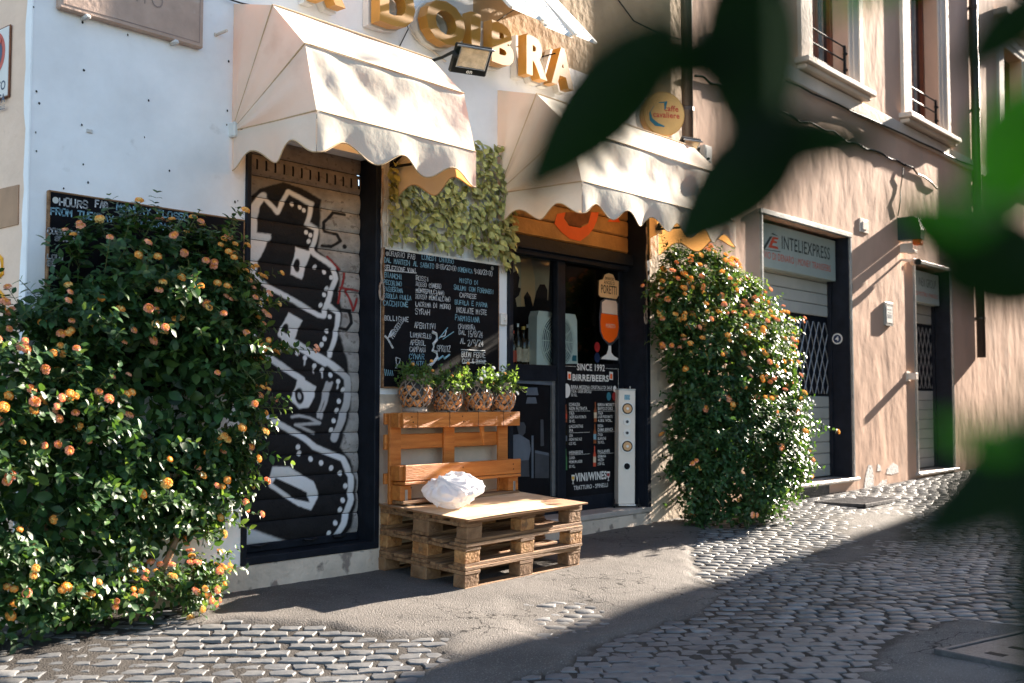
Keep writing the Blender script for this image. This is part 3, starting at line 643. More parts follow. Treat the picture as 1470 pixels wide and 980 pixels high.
# shelf with bottles, printed photo behind the glass
obj('window_shelf', MB().box((7.25, .43, 1.44), (1.6, .30, .03), .003), FRM, shop)
ph = empty('photo_print', (6.95, .62, 1.5), 'dim photographic print of two people hung behind the bar window', 'poster')
Yp = .60
obj('sheet', MB().prism(onplane([(722, 362), (797, 362), (797, 505), (722, 505)], Yp+.004), (0, .006, 0)), 'print_dark', ph)
obj('print', MB().add(onplane([(735, 366), (790, 372), (786, 440), (733, 440)], Yp), [(0, 1, 2, 3)]), 'print_cream', ph, fix=False)
mb = MB().add(onplane([(748, 372), (762, 370), (768, 400), (768, 440), (748, 440)], Yp-.003), [(0, 1, 2, 3, 4)]); obj('print', mb, 'badge', ph, fix=False)
mb = MB()
mb.add(onplane([(728, 396), (742, 388), (746, 398), (744, 412), (748, 414), (745, 424), (740, 428), (744, 450), (746, 470), (728, 472)], Yp-.006), [tuple(range(10))])
mb.add(onplane([(770, 418), (775, 408), (782, 408), (786, 416), (786, 430), (792, 446), (795, 480), (760, 480), (762, 452), (755, 448), (752, 426), (757, 418), (762, 426), (765, 440)], Yp-.006), [tuple(range(14))])
mb.add(onplane([(722, 462), (798, 462), (798, 512), (722, 512)], Yp-.0075), [(0, 1, 2, 3)])
obj('figure', mb, 'print_dark', ph, fix=False)
bx = [(736, 14), (743, 14), (751, 12), (758, 13), (766, 11), (773, 10)]
for k, (px, wpx) in enumerate(bx):
    p = wall(px, 520, .42); r = .033 if k != 2 else .04; h = [.30, .36, .34, .36, .37, .33][k]
    bt = empty('bottle', (p[0], .42, 1.455), ['dark liquor bottle beside the window frame', 'slim dark bottle with a tall neck on the window shelf', 'squat brown bottle with an orange label on the shelf', 'tall bottle with two pale labels on the window shelf', 'clear-necked bottle with orange cap on the window shelf', 'dark bottle tucked against the box fan'][k], 'bottle', 'bottles on the bar window shelf')
    obj('glass_body', MB().lathe([(.001, 0), (r, .003), (r, h*.58), (r*.85, h*.64), (r*.36, h*.74), (r*.33, h*.96), (r*.40, h*.965), (r*.40, h), (.001, h)], 12, (p[0], .42, 1.455)), 'bottle_dark', bt, smooth=True)
    obj('paper_label', MB().lathe([(r+.001, h*.14), (r+.001, h*.46)], 12, (p[0], .42, 1.455)), 'bottle_label' if k != 0 else 'sign_red', bt, smooth=True, fix=False)
    obj('cap', MB().lathe([(r*.45, h*.93), (r*.45, h+.004), (.001, h+.005)], 10, (p[0], .42, 1.455)), ['sign_red', 'grey_metal', 'wine_gold', 'print_white', 'print_beer', 'grey_metal'][k], bt, fix=False)
# box fan
fc = wall(801, 488, .31); fan = empty('box_fan', (fc[0], .33, 1.46), 'square white box fan with round grille behind the glass', 'fan')
hw, z0, z1 = .285, 1.455, 1.93
pr = [(-hw, z0), (hw, z0), (hw*.97, z1-.05), (hw*.88, z1), (-hw*.88, z1), (-hw*.97, z1-.05)]
mb = MB().prism([(fc[0]+x, .315, z) for x, z in pr], (0, .09, 0)); obj('body', mb, 'fan_white', fan)
cz = 1.685; mb = MB()
for k, r in enumerate(np.linspace(.05, .225, 9)): mb.tube([(fc[0]+r*math.cos(t), .310-.012*(1-(r/.23)**2), cz+r*math.sin(t)) for t in np.linspace(0, 2*math.pi, 33)], .0045 if k < 8 else .010, 4, False)
for t in np.linspace(0, math.pi, 7)[:-1]: mb.tube([(fc[0]+.225*math.cos(t), .307, cz+.225*math.sin(t)), (fc[0], .295, cz), (fc[0]-.225*math.cos(t), .307, cz-.225*math.sin(t))], .004, 4)
obj('grille', mb, 'fan_white', fan)
obj('hub', MB().prism([(fc[0]+.055*math.cos(t), .305, cz+.055*math.sin(t)) for t in np.linspace(0, 2*math.pi, 20)[:-1]], (0, -.02, 0)), 'fan_white', fan)
obj('handle_slot', MB().box((fc[0], .3125, z1-.045), (.10, .008, .03), .004), 'print_dark', fan)
obj('dark_well', MB().prism([(fc[0]+.222*math.cos(t), .3135, cz+.222*math.sin(t)) for t in np.linspace(0, 2*math.pi, 28)[:-1]], (0, -.0015, 0)), 'print_mid', fan)
obj('sticker', MB().box((fc[0]+.235, .3135, 1.55), (.06, .003, .05)), 'sign_teal', fan)
# beer badge and glass, stuck on the door glass
DY = GY-.006
badge = empty('beer_badge', tuple(wall(874, 428, DY)), 'tan shield-shaped plaque on the dark door above the beer glass', 'sign')
P = onplane([(860, 402), (865, 401), (868, 394), (873, 392), (879, 394), (882, 402), (887, 404), (887, 424), (884, 429), (862, 426), (859, 423)], DY); obj('plate', MB().prism(P, (0, -.008, 0)), 'badge', badge)
mb = MB(); p = wall(863, 420, DY-.0095); printed(mb, 'PORETTI', p, EX, EZ, wall(884, 420, DY)[0]-p[0], .075, .01)
p = wall(867, 407, DY-.0095); printed(mb, 'ANGELO', p, EX, EZ, wall(881, 407, DY)[0]-p[0], .03, .01); p = wall(869, 401, DY-.0095); printed(mb, 'BIRRIFICIO', p, EX, EZ, wall(880, 401, DY)[0]-p[0], .025, .01)
obj('lettering', mb, 'print_dark', badge, fix=False)
def pl(pts, Y): return [tuple(wall(x, y, Y)) for x, y in pts]
bg_ = empty('beer_glass_sticker', tuple(wall(874, 515, DY)), 'sticker of a stemmed glass of red beer with foam', 'sticker')
obj('outline', MB().prism(pl([(862, 432), (868, 428), (884, 430), (888, 436), (890, 470), (888, 485), (880, 493), (877, 496), (877, 506), (882, 511), (889, 515), (889, 518), (860, 516), (861, 513), (870, 508), (873, 500), (873, 495), (865, 486), (861, 476), (860, 455)], DY), (0, -.003, 0)), 'print_grey', bg_)
obj('foam', MB().prism(pl([(864, 434), (869, 430), (884, 432), (886, 437), (886, 452), (864, 449)], DY-.004), (0, -.002, 0)), 'print_foam', bg_)
obj('beer', MB().prism(pl([(863, 449.5), (886.5, 452.5), (888, 470), (886, 482), (880, 490), (874, 492), (867, 486), (863, 476), (862, 462)], DY-.004), (0, -.002, 0)), 'print_beer', bg_)
obj('stem', MB().prism(pl([(873.5, 496), (877, 496), (877.5, 506), (881, 511), (887, 514), (886, 517), (863, 515), (864, 513), (871, 508), (873, 502)], DY-.004), (0, -.002, 0)), 'print_white', bg_)
mb = MB(); p = wall(870, 470, DY-.0068); printed(mb, 'PORETTI', p, EX, EZ, wall(882, 470, DY)[0]-p[0], .035, 0); obj('print', mb, 'print_foam', bg_, fix=False)
for k, (px, py, mm) in enumerate([(857, 498, 'wine_red'), (857, 513, 'sign_blue')]):
    p = wall(px, py, DY); o = obj('tap_sticker', MB().prism([(p[0]+.04*math.cos(t), DY, p[2]+.045*math.sin(t)) for t in np.linspace(0, 2*math.pi, 16)[:-1]], (0, -.003, 0)), mm)
    tag(o, ['round dark red sticker above the blue one by the beer glass', 'round dark blue sticker beside the foot of the beer glass'][k], 'sticker', 'round stickers on the door')
# printed drinks board
def zb(x, y): return (800+x/4.667, 510+y/4.667)
BY = GY-.012
brd = empty('drinks_board', tuple(wall(847, 720, BY)), 'black printed board listing BIRRE/BEERS and VINI/WINES on the door', 'sign')
obj('panel', MB().prism(pl([(806, 522), (889, 522), (888, 716), (806, 722)], BY), (0, -.006, 0)), 'board_black', brd)
mbw = MB(); YB = BY-.0075
def bt(text, x, y, xe, h, bold=.03, mbx=None):
    p = wall(*zb(x, y), YB); q = wall(*zb(xe, y), YB); printed(mbx or mbw, text, p, EX, EZ, q[0]-p[0], h/4.667*.0061*1.02, bold)
def bl(x, y, xe, w=1.6):
    p = wall(*zb(x, y), YB); q = wall(*zb(xe, y), YB); mbw.quad((p[0], YB, p[2]), (q[0], YB, p[2]), (q[0], YB, p[2]+w*.0015), (p[0], YB, p[2]+w*.0015))
bt('SINCE 1992', 132, 98, 318, 42, .02); bt('BIRRE/BEERS', 102, 168, 345, 40, .03)
for x, y, xe in ((40, 72, 125), (325, 88, 402), (95, 226, 222), (228, 232, 370), (80, 374, 220), (272, 374, 400), (80, 520, 218), (272, 514, 400), (80, 668, 218), (272, 660, 400)): bl(x, y, xe)
p = wall(*zb(38, 70), YB); q = wall(*zb(38, 880), YB); mbw.quad((p[0], YB, q[2]), (p[0]+.003, YB, q[2]), (p[0]+.003, YB, p[2]), (p[0], YB, p[2])); p = wall(*zb(408, 90), YB); mbw.quad((p[0], YB, p[2]-.9), (p[0]+.003, YB, p[2]-.9), (p[0]+.003, YB, p[2]), (p[0], YB, p[2]))
for t_, x, y, xe, h in (('BIRRA MESSINA CRISTALLI DI SALE', 92, 222, 368, 22), ('ITALIA - LAGER SPECIALE', 92, 250, 228, 20), ('5% VOL.', 92, 274, 134, 18), ('ICHNUSA', 80, 340, 152, 22), ('NON FILTRATA', 80, 366, 200, 20), ('ITALIA', 80, 398, 114, 20), ('LAGER NON FILTRATA', 80, 422, 194, 18), ('5% VOL.', 80, 450, 120, 18),
  ('LAGUNITAS', 80, 486, 172, 20), ('IPA', 80, 514, 106, 20), ('USA', 80, 546, 104, 18), ('INDIA PALE ALE', 80, 572, 164, 18), ('6.2% VOL.', 80, 600, 126, 18), ('HEINEKEN', 80, 662, 170, 20), ('OLANDA', 80, 696, 118, 18), ('PREMIUM LAGER', 80, 724, 168, 18), ('5% VOL.', 80, 754, 120, 18),
  ('BIRRA MORETTI', 272, 340, 394, 20), ("BAFFO D'ORO", 272, 366, 372, 20), ('ITALIA', 272, 396, 306, 20), ('LAGER PURO MALTO', 272, 420, 370, 18), ('4.8% VOL.', 272, 446, 368, 18), ('BIRRA', 272, 482, 308, 20), ('DAMA BIANCA', 272, 508, 374, 20), ('ITALIA', 272, 540, 304, 18), ('BLANCHE', 272, 566, 326, 18), ('5% VOL.', 272, 592, 316, 18),
  ('PAULANER', 272, 654, 352, 20), ('GERMANIA', 272, 686, 326, 18), ('WEIZEN', 272, 710, 312, 18), ('5.5% VOL.', 272, 736, 318, 18), ('TRATTURO - SPINELLI', 110, 902, 338, 26)): bt(t_, x, y, xe, h, .008)
bt('VINI/WINES', 120, 844, 330, 50, .03)
obj('lettering', mbw, 'print_white', brd, fix=False)
def bottle2(x, y0, y1, mm, lab):
    Yq = YB-.001; c_ = pl([zb(x-9, y1), zb(x+9, y1), zb(x+9, y0+(y1-y0)*.42), zb(x+4, y0+(y1-y0)*.28), zb(x+3, y0), zb(x-3, y0), zb(x-4, y0+(y1-y0)*.28), zb(x-9, y0+(y1-y0)*.42)], Yq)
    obj('printed_bottle', MB().add(c_, [tuple(range(8))]), mm, brd, fix=False)
    c_ = pl([zb(x-9, y0+(y1-y0)*.8), zb(x+9, y0+(y1-y0)*.8), zb(x+9, y0+(y1-y0)*.52), zb(x-9, y0+(y1-y0)*.52)], Yq-.001); obj('printed_label', MB().add(c_, [(0, 1, 2, 3)]), lab, brd, fix=False)
bottle2(57, 328, 448, 'brown_glass', 'sign_red'); bottle2(57, 470, 600, 'bottle_dark', 'print_mid'); bottle2(57, 626, 768, 'green_glass', 'green_glass'); bottle2(255, 312, 446, 'brown_glass', 'bottle_label'); bottle2(252, 458, 590, 'brown_glass', 'chalk_blue'); bottle2(250, 606, 745, 'sign_red', 'bottle_label')
for x in (82, 362):
    P_ = pl([zb(x-13, 162), zb(x+11, 165), zb(x+11, 112), zb(x-13, 108)], YB-.001); obj('printed_mug', MB().add(P_, [(0, 1, 2, 3)]), 'print_white', brd, fix=False)
    P_ = pl([zb(x-8, 156), zb(x+7, 158), zb(x+7, 124), zb(x-8, 122)], YB-.002); obj('printed_beer', MB().add(P_, [(0, 1, 2, 3)]), 'print_beer', brd, fix=False)
for x, y, mm in ((106, 800, 'wine_gold'), (342, 778, 'wine_red')):
    P_ = pl([zb(x-11, y), zb(x+11, y), zb(x+9, y+34), zb(x+2, y+42), zb(x+2, y+58), zb(x+9, y+62), zb(x-9, y+62), zb(x-2, y+58), zb(x-2, y+42), zb(x-9, y+34)], YB-.001); obj('printed_glass', MB().add(P_, [tuple(range(10))]), 'print_white', brd, fix=False)
    P_ = pl([zb(x-9, y+10), zb(x+9, y+10), zb(x+7, y+32), zb(x-7, y+32)], YB-.002); obj('printed_wine', MB().add(P_, [(0, 1, 2, 3)]), mm, brd, fix=False)
for x, y, r, mm in ((62, 236, 26, 'print_white'), (385, 224, 12, 'print_white'), (345, 274, 16, 'sign_teal'), (383, 274, 16, 'wine_red')):
    p = wall(*zb(x, y), YB-.001); rr = r/4.667*.0064; obj('printed_seal', MB().disc(p, EX, EZ, rr*1.5, rr*1.7), mm, brd, fix=False)
# framed photo at the foot of the window
fp = empty('framed_poster', (7.0, GY-.02, .4), 'aluminium framed dark photo of a man in a shirt under two lamps', 'poster')
FYp = GY-.004
obj('sheet', MB().prism(pl([(726, 541), (797, 546), (796, 713), (726, 721)], FYp+.02), (0, -.006, 0)), 'print_dark', fp)
mb = MB().prism(pl([(790, 546), (796, 546), (796, 712), (790, 712)], FYp+.01), (0, -.02, 0)); obj('frame_side', mb, 'grey_metal', fp)
mb = MB().prism(pl([(728, 541), (790, 546), (790, 553), (728, 549)], FYp+.01), (0, -.02, 0)); obj('frame_top', mb, 'print_mid', fp)
YQ = FYp+.012
for pts, mm in (([(757, 556), (771, 556), (773, 567), (755, 567)], 'print_mid'), ([(757, 570), (769, 570), (771, 579), (755, 579)], 'print_mid'),
                ([(742, 612), (745, 606), (752, 606), (755, 612), (754, 621), (750, 626), (745, 624)], 'print_grey'), ([(731, 632), (737, 624), (745, 623), (752, 627), (760, 632), (762, 645), (759, 660), (738, 662), (731, 650)], 'print_mid'),
                ([(738, 662), (759, 660), (760, 684), (737, 684)], 'print_grey'), ([(763, 625), (766, 625), (766, 686), (763, 686)], 'print_mid'), ([(776, 602), (780, 602), (781, 640), (776, 640)], 'print_grey'), ([(768, 650), (788, 654), (788, 686), (768, 686)], 'print_grey'), ([(768, 646), (788, 650), (788, 654), (768, 650)], 'print_mid')):
    obj('print', MB().add(pl(pts, YQ), [tuple(range(len(pts)))]), mm, fp, fix=False); YQ -= .0006
# ------------------------------------------------------------------ tower loudspeaker
sp = empty('tower_speaker', (8.15, .10, .25), 'slim cream tower loudspeaker with round drivers standing on the stone step', 'speaker', rot=(math.radians(-1.2), math.radians(1.0), math.radians(-38)))
H = 1.0; Wd = .155
obj('cabinet', MB().box((0, .07, .03+H/2), (Wd, .15, H), .006), 'speaker_white', sp, local=True)
obj('top_cap', MB().box((0, .068, H+.034), (Wd+.004, .154, .014), .004).tube([(.045, .05, H+.04), (.045, .05, H+.065)], .006, 6), 'grey_metal', sp, local=True)
obj('base', MB().box((0, .07, .022), (Wd+.03, .19, .014), .004), 'print_white', sp, local=True)
def ring(c, r, d0, d1, n=24): return [(c[0]+r*math.cos(t), d0, c[1]+r*math.sin(t)) for t in np.linspace(0, 2*math.pi, n+1)[:-1]]
for z in (.865, .535):
    dr = obj('driver', MB().prism(ring((0, z), .060, -.005, 0), (0, -.010, 0)), 'print_white', sp, local=True)
    for nm, r, y_, mm in (('surround', .048, -.015, 'black_metal'), ('cone', .038, -.018, 'speaker_cone'), ('dust_cap', .012, -.021, 'print_white')):
        o = obj(nm, MB().prism(ring((0, z), r, y_, 0), (0, -.004, 0)), mm, None, local=True); loc = o.location.copy(); o.parent = dr; o.location = loc-dr.location
for z in (.75, .652):
    dr = obj('tweeter', MB().prism(ring((0, z), .034, -.005, 0), (0, -.006, 0)), 'print_white', sp, local=True)
    o = obj('dome', MB().prism(ring((0, z), .013, -.010, 0), (0, -.005, 0)), 'print_grey', None, local=True); loc = o.location.copy(); o.parent = dr; o.location = loc-dr.location
obj('port', MB().prism(ring((0, .36), .036, -.005, 0), (0, -.005, 0)), 'print_white', sp, local=True); obj('port_hole', MB().prism(ring((0, .36), .027, -.0095, 0), (0, -.003, 0)), 'print_dark', sp, local=True)
obj('badge', MB().box((0, -.006, .965), (.05, .004, .045)), 'chalk_blue', sp, local=True)
for sx in (-1, 1): obj('foot', MB().box((sx*.10, .0, .022), (.05, .05, .018), .004).tube([(sx*.112, 0, -.004), (sx*.112, 0, .075)], .007, 6), 'black_metal', sp, local=True)
# ================================================================== AWNINGS
def awning(x0, x1, pz, R, label, seed):
    rt_ = empty('awning', ((x0+x1)/2, 0, pz), label, 'awning', 'cream fabric awnings')
    angs = [math.radians(a) for a in (90, 61, 30, -1)]; NU = 56
    rs_ = np.random.default_rng(seed)
    def P(u, t):                                          # t 0..3 over the three panels, sagging between the bars
        i = min(int(t), 2); f = t-i; a, b = angs[i], angs[i+1]
        y = (1-f)*-R*math.cos(a)+f*-R*math.cos(b); z = (1-f)*R*math.sin(a)+f*R*math.sin(b); s = math.sin(f*math.pi)
        x = x0+(x1-x0)*u
        wr = float(vnoise(x*5+f*1.5, t*1.6+seed, seed)-.5)*.046+float(vnoise(x*11-f*4, t*3, seed+3)-.5)*.006
        wr += .022*math.sin((x-x0)*15-f*5+seed)*math.exp(-(x-x0)*2.6)+.016*math.sin((x-x0)*5.5+t*2.2+seed)
        sag = s*(.030+wr*1.3)*max(0, math.sin(u*math.pi))**.5; m = (a+b)/2
        return (x, y+math.cos(m)*sag, pz+z-math.sin(m)*sag)
    obj('canopy', MB().grid(lambda u, v: P(u, v*3), NU, 36), 'fabric', rt_, smooth=True, fix=False)
    for xs in (x0, x1):                                   # side gussets fan out from the pivot on the wall
        def S(u, v, xs=xs):
            t = v*3; i = min(int(t), 2); f = t-i; y = (1-f)*math.cos(angs[i])+f*math.cos(angs[i+1]); z = (1-f)*math.sin(angs[i])+f*math.sin(angs[i+1])
            bl_ = math.sin(f*math.pi)*u*(1-u)*4; d = (.022*bl_+.012*bl_*math.sin(t*9+u*5))*(-1 if xs == x0 else 1); ss = 1.0
            return (xs+d, -R*y*u*ss, pz+R*z*u*ss)
        obj('side_panel', MB().grid(S, 12, 30), 'fabric', rt_, smooth=True, fix=False)
    # scalloped valance: left side, front, right side
    LW = .40
    def val(s0, p0, p1, out, ph):
        L_ = math.dist(p0, p1); n = max(8, int(L_/.025)); w_ = L_/max(1, round(L_/LW))
        def fn(u, v):
            s_ = u*L_; low = .185+.045*math.cos(2*math.pi*s_/w_)
            wob = (.018*v*math.sin(s_*11+ph)+.03*v*float(vnoise(s_*6, ph)-.5))*math.sin(math.pi*u)**.4
            return (p0[0]+(p1[0]-p0[0])*u+out[0]*wob, p0[1]+(p1[1]-p0[1])*u+out[1]*wob, pz-.008-v*low)
        g = MB().grid(fn, n, 6); h = [fn(i/n, 1) for i in range(n+1)]
        obj('valance', g, 'fabric', rt_, smooth=True, fix=False); obj('hem', MB().tube(h, .0042, 4), 'fabric_trim', rt_)
    val(0, (x0, -.01, 0), (x0, -R, 0), (-1, 0), 1); val(1, (x0, -R-.004, 0), (x1, -R-.004, 0), (0, -1), 2); val(2, (x1, -R, 0), (x1, -.01, 0), (1, 0), 3)
    for a in angs[1:]:
        y, z = -R*math.cos(a), R*math.sin(a); mb = MB().tube([(x0+.02, y+.02, pz+z-.02), (x1-.02, y+.02, pz+z-.02)], .011, 8)
        for xs in (x0+.03, x1-.03): mb.tube([(xs, -.01, pz-.01), (xs, y+.02, pz+z-.02)], .010, 8)
        obj('hoop', mb, 'black_metal', rt_)
        mb = MB().tube([(x0, 0, pz), (x0, y*.5, pz+z*.5), (x0-.003, y, pz+z+.004), (x0+.04, y-.003, pz+z+.004), (x1, y-.003, pz+z+.004)], .0045, 5); obj('piping', mb, 'fabric_trim', rt_)
    for xs in (x0, x1): obj('bracket', MB().box((xs, -.02, pz), (.05, .07, .09), .008).box((xs-.012, -.035, pz+.03), (.03, .03, .02), .005), 'print_white', rt_)
    return rt_
awning(3.90, 5.20, 2.765, .765, 'cream scalloped awning over the graffiti shutter', 3)
awning(6.30, 8.53, 2.745, .79, 'cream scalloped awning over the bar doorway', 8)
# ================================================================== WALL FITTINGS
# stone street plaque
a, b = wall(83, 13), wall(286, 74); pq = empty('stone_plaque', ((a[0]+b[0])/2, 0, 3.19), 'pinkish marble street plaque engraved S VITO on the white wall', 'plaque')
x0, x1, z0, z1 = 2.80, 3.665, 3.19, 3.62
obj('slab', MB().box(((x0+x1)/2, -.022, (z0+z1)/2), (x1-x0, .045, z1-z0), .008), 'plaque_marble', pq)
mb = MB(); yb = -.0462
for i in (.028,):
    for q in (((x0+i, z0+i), (x1-i, z0+i)), ((x1-i, z0+i), (x1-i, z1-i)), ((x0+i, z0+i), (x0+i, z1-i))):
        (p0, p1) = q; mb.box(((p0[0]+p1[0])/2, yb+.0005, (p0[1]+p1[1])/2), (abs(p1[0]-p0[0])+.004, .001, abs(p1[1]-p0[1])+.004))
for t_, px, pe in (('S', 148, 158), ('VITO', 178, 234)):
    p = wall(px, 20, yb); q = wall(pe, 20, yb); printed(mb, t_, (p[0], yb-.0003, 3.345), EX, EZ, q[0]-p[0], .085, -.012)
obj('engraving', mb, 'plaque_line', pq, fix=False)
for px, py in ((123, 28), (250, 67)):
    p = wall(px, py, -.03); obj('clamp', MB().box((p[0], -.03, 3.183), (.03, .06, .022), .006), 'bare_plaster', pq)
p = wall(310, 50); o = obj('wall_hook', MB().tube([(p[0], .005, p[2]), (p[0]+.02, -.08, p[2]+.015)], .009, 6).box((p[0]-.004, -.003, p[2]), (.022, .008, .022), .003), 'trim_plaster'); tag(o, 'short peg sticking out of the white wall between plaque and awning', 'hook')
# no-parking sign on the side wall
np_ = empty('parking_sign', (XC-.01, .35, 2.9), 'rusty white no-parking sign with red and blue disc round the corner', 'sign')
sy0 = side(16, 90)[1]; sz = [side(16, 38)[2], side(16, 137)[2]]; sy1 = sy0+.30; XS_ = XC-.012
obj('plate', MB().box((XS_, (sy0+sy1)/2, sum(sz)/2), (.010, sy1-sy0, abs(sz[0]-sz[1])), .003), 'print_white', np_)
mb = MB().box((XS_+.003, (sy0+sy1)/2, sum(sz)/2), (.010, sy1-sy0+.014, abs(sz[0]-sz[1])+.014), .003); obj('rusty_rim', mb, 'rust', np_)
cz_ = sz[0]-.125; cy_ = (sy0+sy1)/2
for r, mm, dx in ((.118, 'sign_red', .0062), (.088, 'sign_blue', .0072)): obj('disc', MB().disc((XS_-dx, cy_, cz_), -EY, EZ, r, n=32), mm, np_, fix=False)
obj('bar', MB().box((XS_-.0078, cy_, cz_), (.001, .20, .028), 0, Matrix.Rotation(math.radians(-45), 3, 'X')), 'sign_red', np_)
mb = MB(); printed(mb, 'DIVIETO', (XS_-.0062, sy1-.02, cz_-.205), -EY, EZ, .26, .048, .02); printed(mb, 'DI SOSTA', (XS_-.0062, sy1-.02, cz_-.272), -EY, EZ, .26, .045, .02); printed(mb, 'PASSO CARRABILE', (XS_-.0062, sy1-.02, cz_-.31), -EY, EZ, .26, .022, .01)
obj('lettering', mb, 'sign_blue', np_, fix=False)
# channel letters
def letter(ch, px0, px1, label):
    Yf = -.16; xa = wall(px0, 60, Yf)[0]; xb = wall(px1, 60, Yf)[0]; zb_, h = 3.668, .31
    t = empty('channel_letter', ((xa+xb)/2, 0, zb_), label, 'letter', 'sign letters above the awnings')
    V, Fs = glyphs(ch, .045); ex = xb-xa; zmx = V[:, 1].max(); zmn = V[:, 1].min()
    def body(scale, y0, y1):
        vs = [(xa+ex*(.5+(v[0]-.5)*scale), 0, zb_+h*(.5+((v[1]-zmn)/(zmx-zmn)-.5)*scale)) for v in V]
        me = bpy.data.meshes.new('t'); me.from_pydata(vs, [], Fs); bm = bmesh.new(); bm.from_mesh(me)
        bmesh.ops.remove_doubles(bm, verts=bm.verts, dist=1e-5); bmesh.ops.dissolve_limit(bm, angle_limit=.02, verts=bm.verts, edges=bm.edges)
        r = bmesh.ops.extrude_face_region(bm, geom=bm.faces[:]); nv_ = [e for e in r['geom'] if isinstance(e, bmesh.types.BMVert)]
        for v in bm.verts: v.co.y = y1
        for v in nv_: v.co.y = y0
        bm.verts.ensure_lookup_table(); bm.verts.index_update(); out = MB().add([v.co[:] for v in bm.verts], [tuple(v.index for v in f.verts) for f in bm.faces]); bm.free(); bpy.data.meshes.remove(me); return out
    obj('face_shell', body(1.0, Yf, Yf+.085), 'letter_orange', t); obj('back_shell', body(1.06, -.060, -.004), 'letter_back', t)
    mb = MB()
    for fx, fz in ((.2, .2), (.2, .8), (.75, .25)): mb.tube([(xa+ex*fx, .0, zb_+h*fz), (xa+ex*fx, Yf+.01, zb_+h*fz)], .006, 5)
    obj('stand_off', mb, 'print_dark', t)
letter('R', 452, 496, 'orange channel letter R ahead of the letter D'); letter('D', 545, 596, 'orange channel letter D between R and O'); letter('O', 612, 668, 'orange channel letter O next to the floodlight')
letter("'", 676, 690, 'small orange apostrophe between channel letters O and B'); letter('B', 706, 738, 'orange channel letter B above the floodlight'); letter('R', 756, 786, 'orange channel letter R between B and A'); letter('A', 792, 824, 'orange channel letter A beside the letter R')
# floodlights
def flood(name, c, yaw_, tilt, s, lab, txt=True):
    t = empty(name, c, lab, 'floodlight', 'LED floodlights', rot=(tilt, 0, yaw_))
    obj('housing', MB().box((0, .032, 0), (.27*s, .035, .20*s), .008), 'black_metal', t, local=True)
    obj('lamp_panel', MB().add([(-.10*s, .0015, -.045*s), (.10*s, .0015, -.045*s), (.10*s, .0015, .085*s), (-.10*s, .0015, .085*s), (-.05*s, .010, -.01*s), (.05*s, .010, -.01*s), (.05*s, .010, .05*s), (-.05*s, .010, .05*s)], [(0, 1, 5, 4), (1, 2, 6, 5), (2, 3, 7, 6), (3, 0, 4, 7), (4, 5, 6, 7)]), 'bottle_label', t, local=True, fix=False)
    mb = MB().box((0, -.001, .094*s), (.27*s, .012, .012), .002).box((0, -.001, -.05*s), (.215*s, .004, .006), .001).box((-.104*s, -.001, .02*s), (.006, .004, .14*s), .001).box((.104*s, -.001, .02*s), (.006, .004, .14*s), .001); obj('glass_rim', mb, 'grey_metal', t, local=True)
    mb = MB()
    for k in range(9): mb.box((-.10*s+k*.025*s, .060, 0), (.006, .03, .17*s))
    obj('cooling_fin', mb, 'black_metal', t, local=True)
    if txt: mb = MB(); printed(mb, 'on', (-.022, -.0005, -.085*s), EX, EZ, .044, .03, .02); obj('lettering', mb, 'print_white', t, local=True, fix=False)
    return t
c_ = wall(678, 88, -.34); flood('floodlight', tuple(c_), math.radians(-22), math.radians(38), 1.05, 'black floodlight tilted down above the wide awning gap')
mb = MB().tube([(c_[0]-.15, -.30, c_[2]+.04), (c_[0]-.13, -.17, c_[2]+.03), (c_[0]-.12, .0, c_[2]+.03)], .011, 6).tube([(c_[0]-.15, -.30, c_[2]+.04), (c_[0]-.145, -.33, c_[2])], .016, 6); o = obj('light_arm', mb, 'black_metal'); tag(o, 'short black arm holding the floodlight off the white wall', 'bracket')
c2 = wall(990, 215, -.34); flood('floodlight', (c2[0], -.34, c2[2]+.02), math.radians(-20), math.radians(45), .8, 'smaller floodlight beside the round coffee sign', False)
mb = MB().tube([(c2[0]+.08, -.32, c2[2]+.03), (c2[0]+.20, -.32, c2[2]+.06), (c2[0]+.27, -.26, c2[2]-.04), (c2[0]+.32, -.2, c2[2]-.22), (c2[0]+.33, 0, c2[2]-.24)], .012, 6).tube([(c2[0]+.16, -.34, c2[2]-.13), (c2[0]+.34, -.34, c2[2]-.02)], .013, 6); o = obj('light_arm', mb, 'black_metal'); tag(o, 'bent black arm of the smaller floodlight by the drainpipe', 'bracket')
p = wall(1006, 222); o = obj('junction_box', MB().box((p[0]+.05, -.03, p[2]), (.14, .06, .18), .008).box((p[0]+.05, -.062, p[2]), (.10, .006, .13), .003), 'print_white'); tag(o, 'white electrical junction box at the end of the bar awning', 'junction box')
# round coffee sign
cs = at(953, 163, 9.95); nrm = Vector((-.56, -.83, 0)).normalized(); tx = Vector((nrm.y*-1, nrm.x, 0)).normalized()
if tx.dot(Vector(_rt)) < 0: tx = -tx
cs = Vector(cs); rs2 = empty('round_sign', cs, 'round yellow coffee sign with blue swoosh beside the dark drainpipe', 'sign')
def rdisc(r, d, th, n=40): return MB().prism([cs+nrm*d+tx*r*math.cos(t)+EZ*r*math.sin(t) for t in np.linspace(0, 2*math.pi, n+1)[:-1]], -nrm*th)
obj('rim', rdisc(.196, 0, .085), 'letter_orange', rs2); obj('face', rdisc(.188, .004, .006), 'sign_yellow', rs2); obj('back_shell', rdisc(.20, -.10, .07), 'letter_back', rs2)
mb = MB().tube([cs-nrm*.16, Vector((cs.x-nrm.x*.16, .02, cs.z))], .02, 8); obj('mounting_arm', mb, 'black_metal', rs2)
fpt = lambda u, v, d=.0065: cs+nrm*d+tx*u+EZ*v
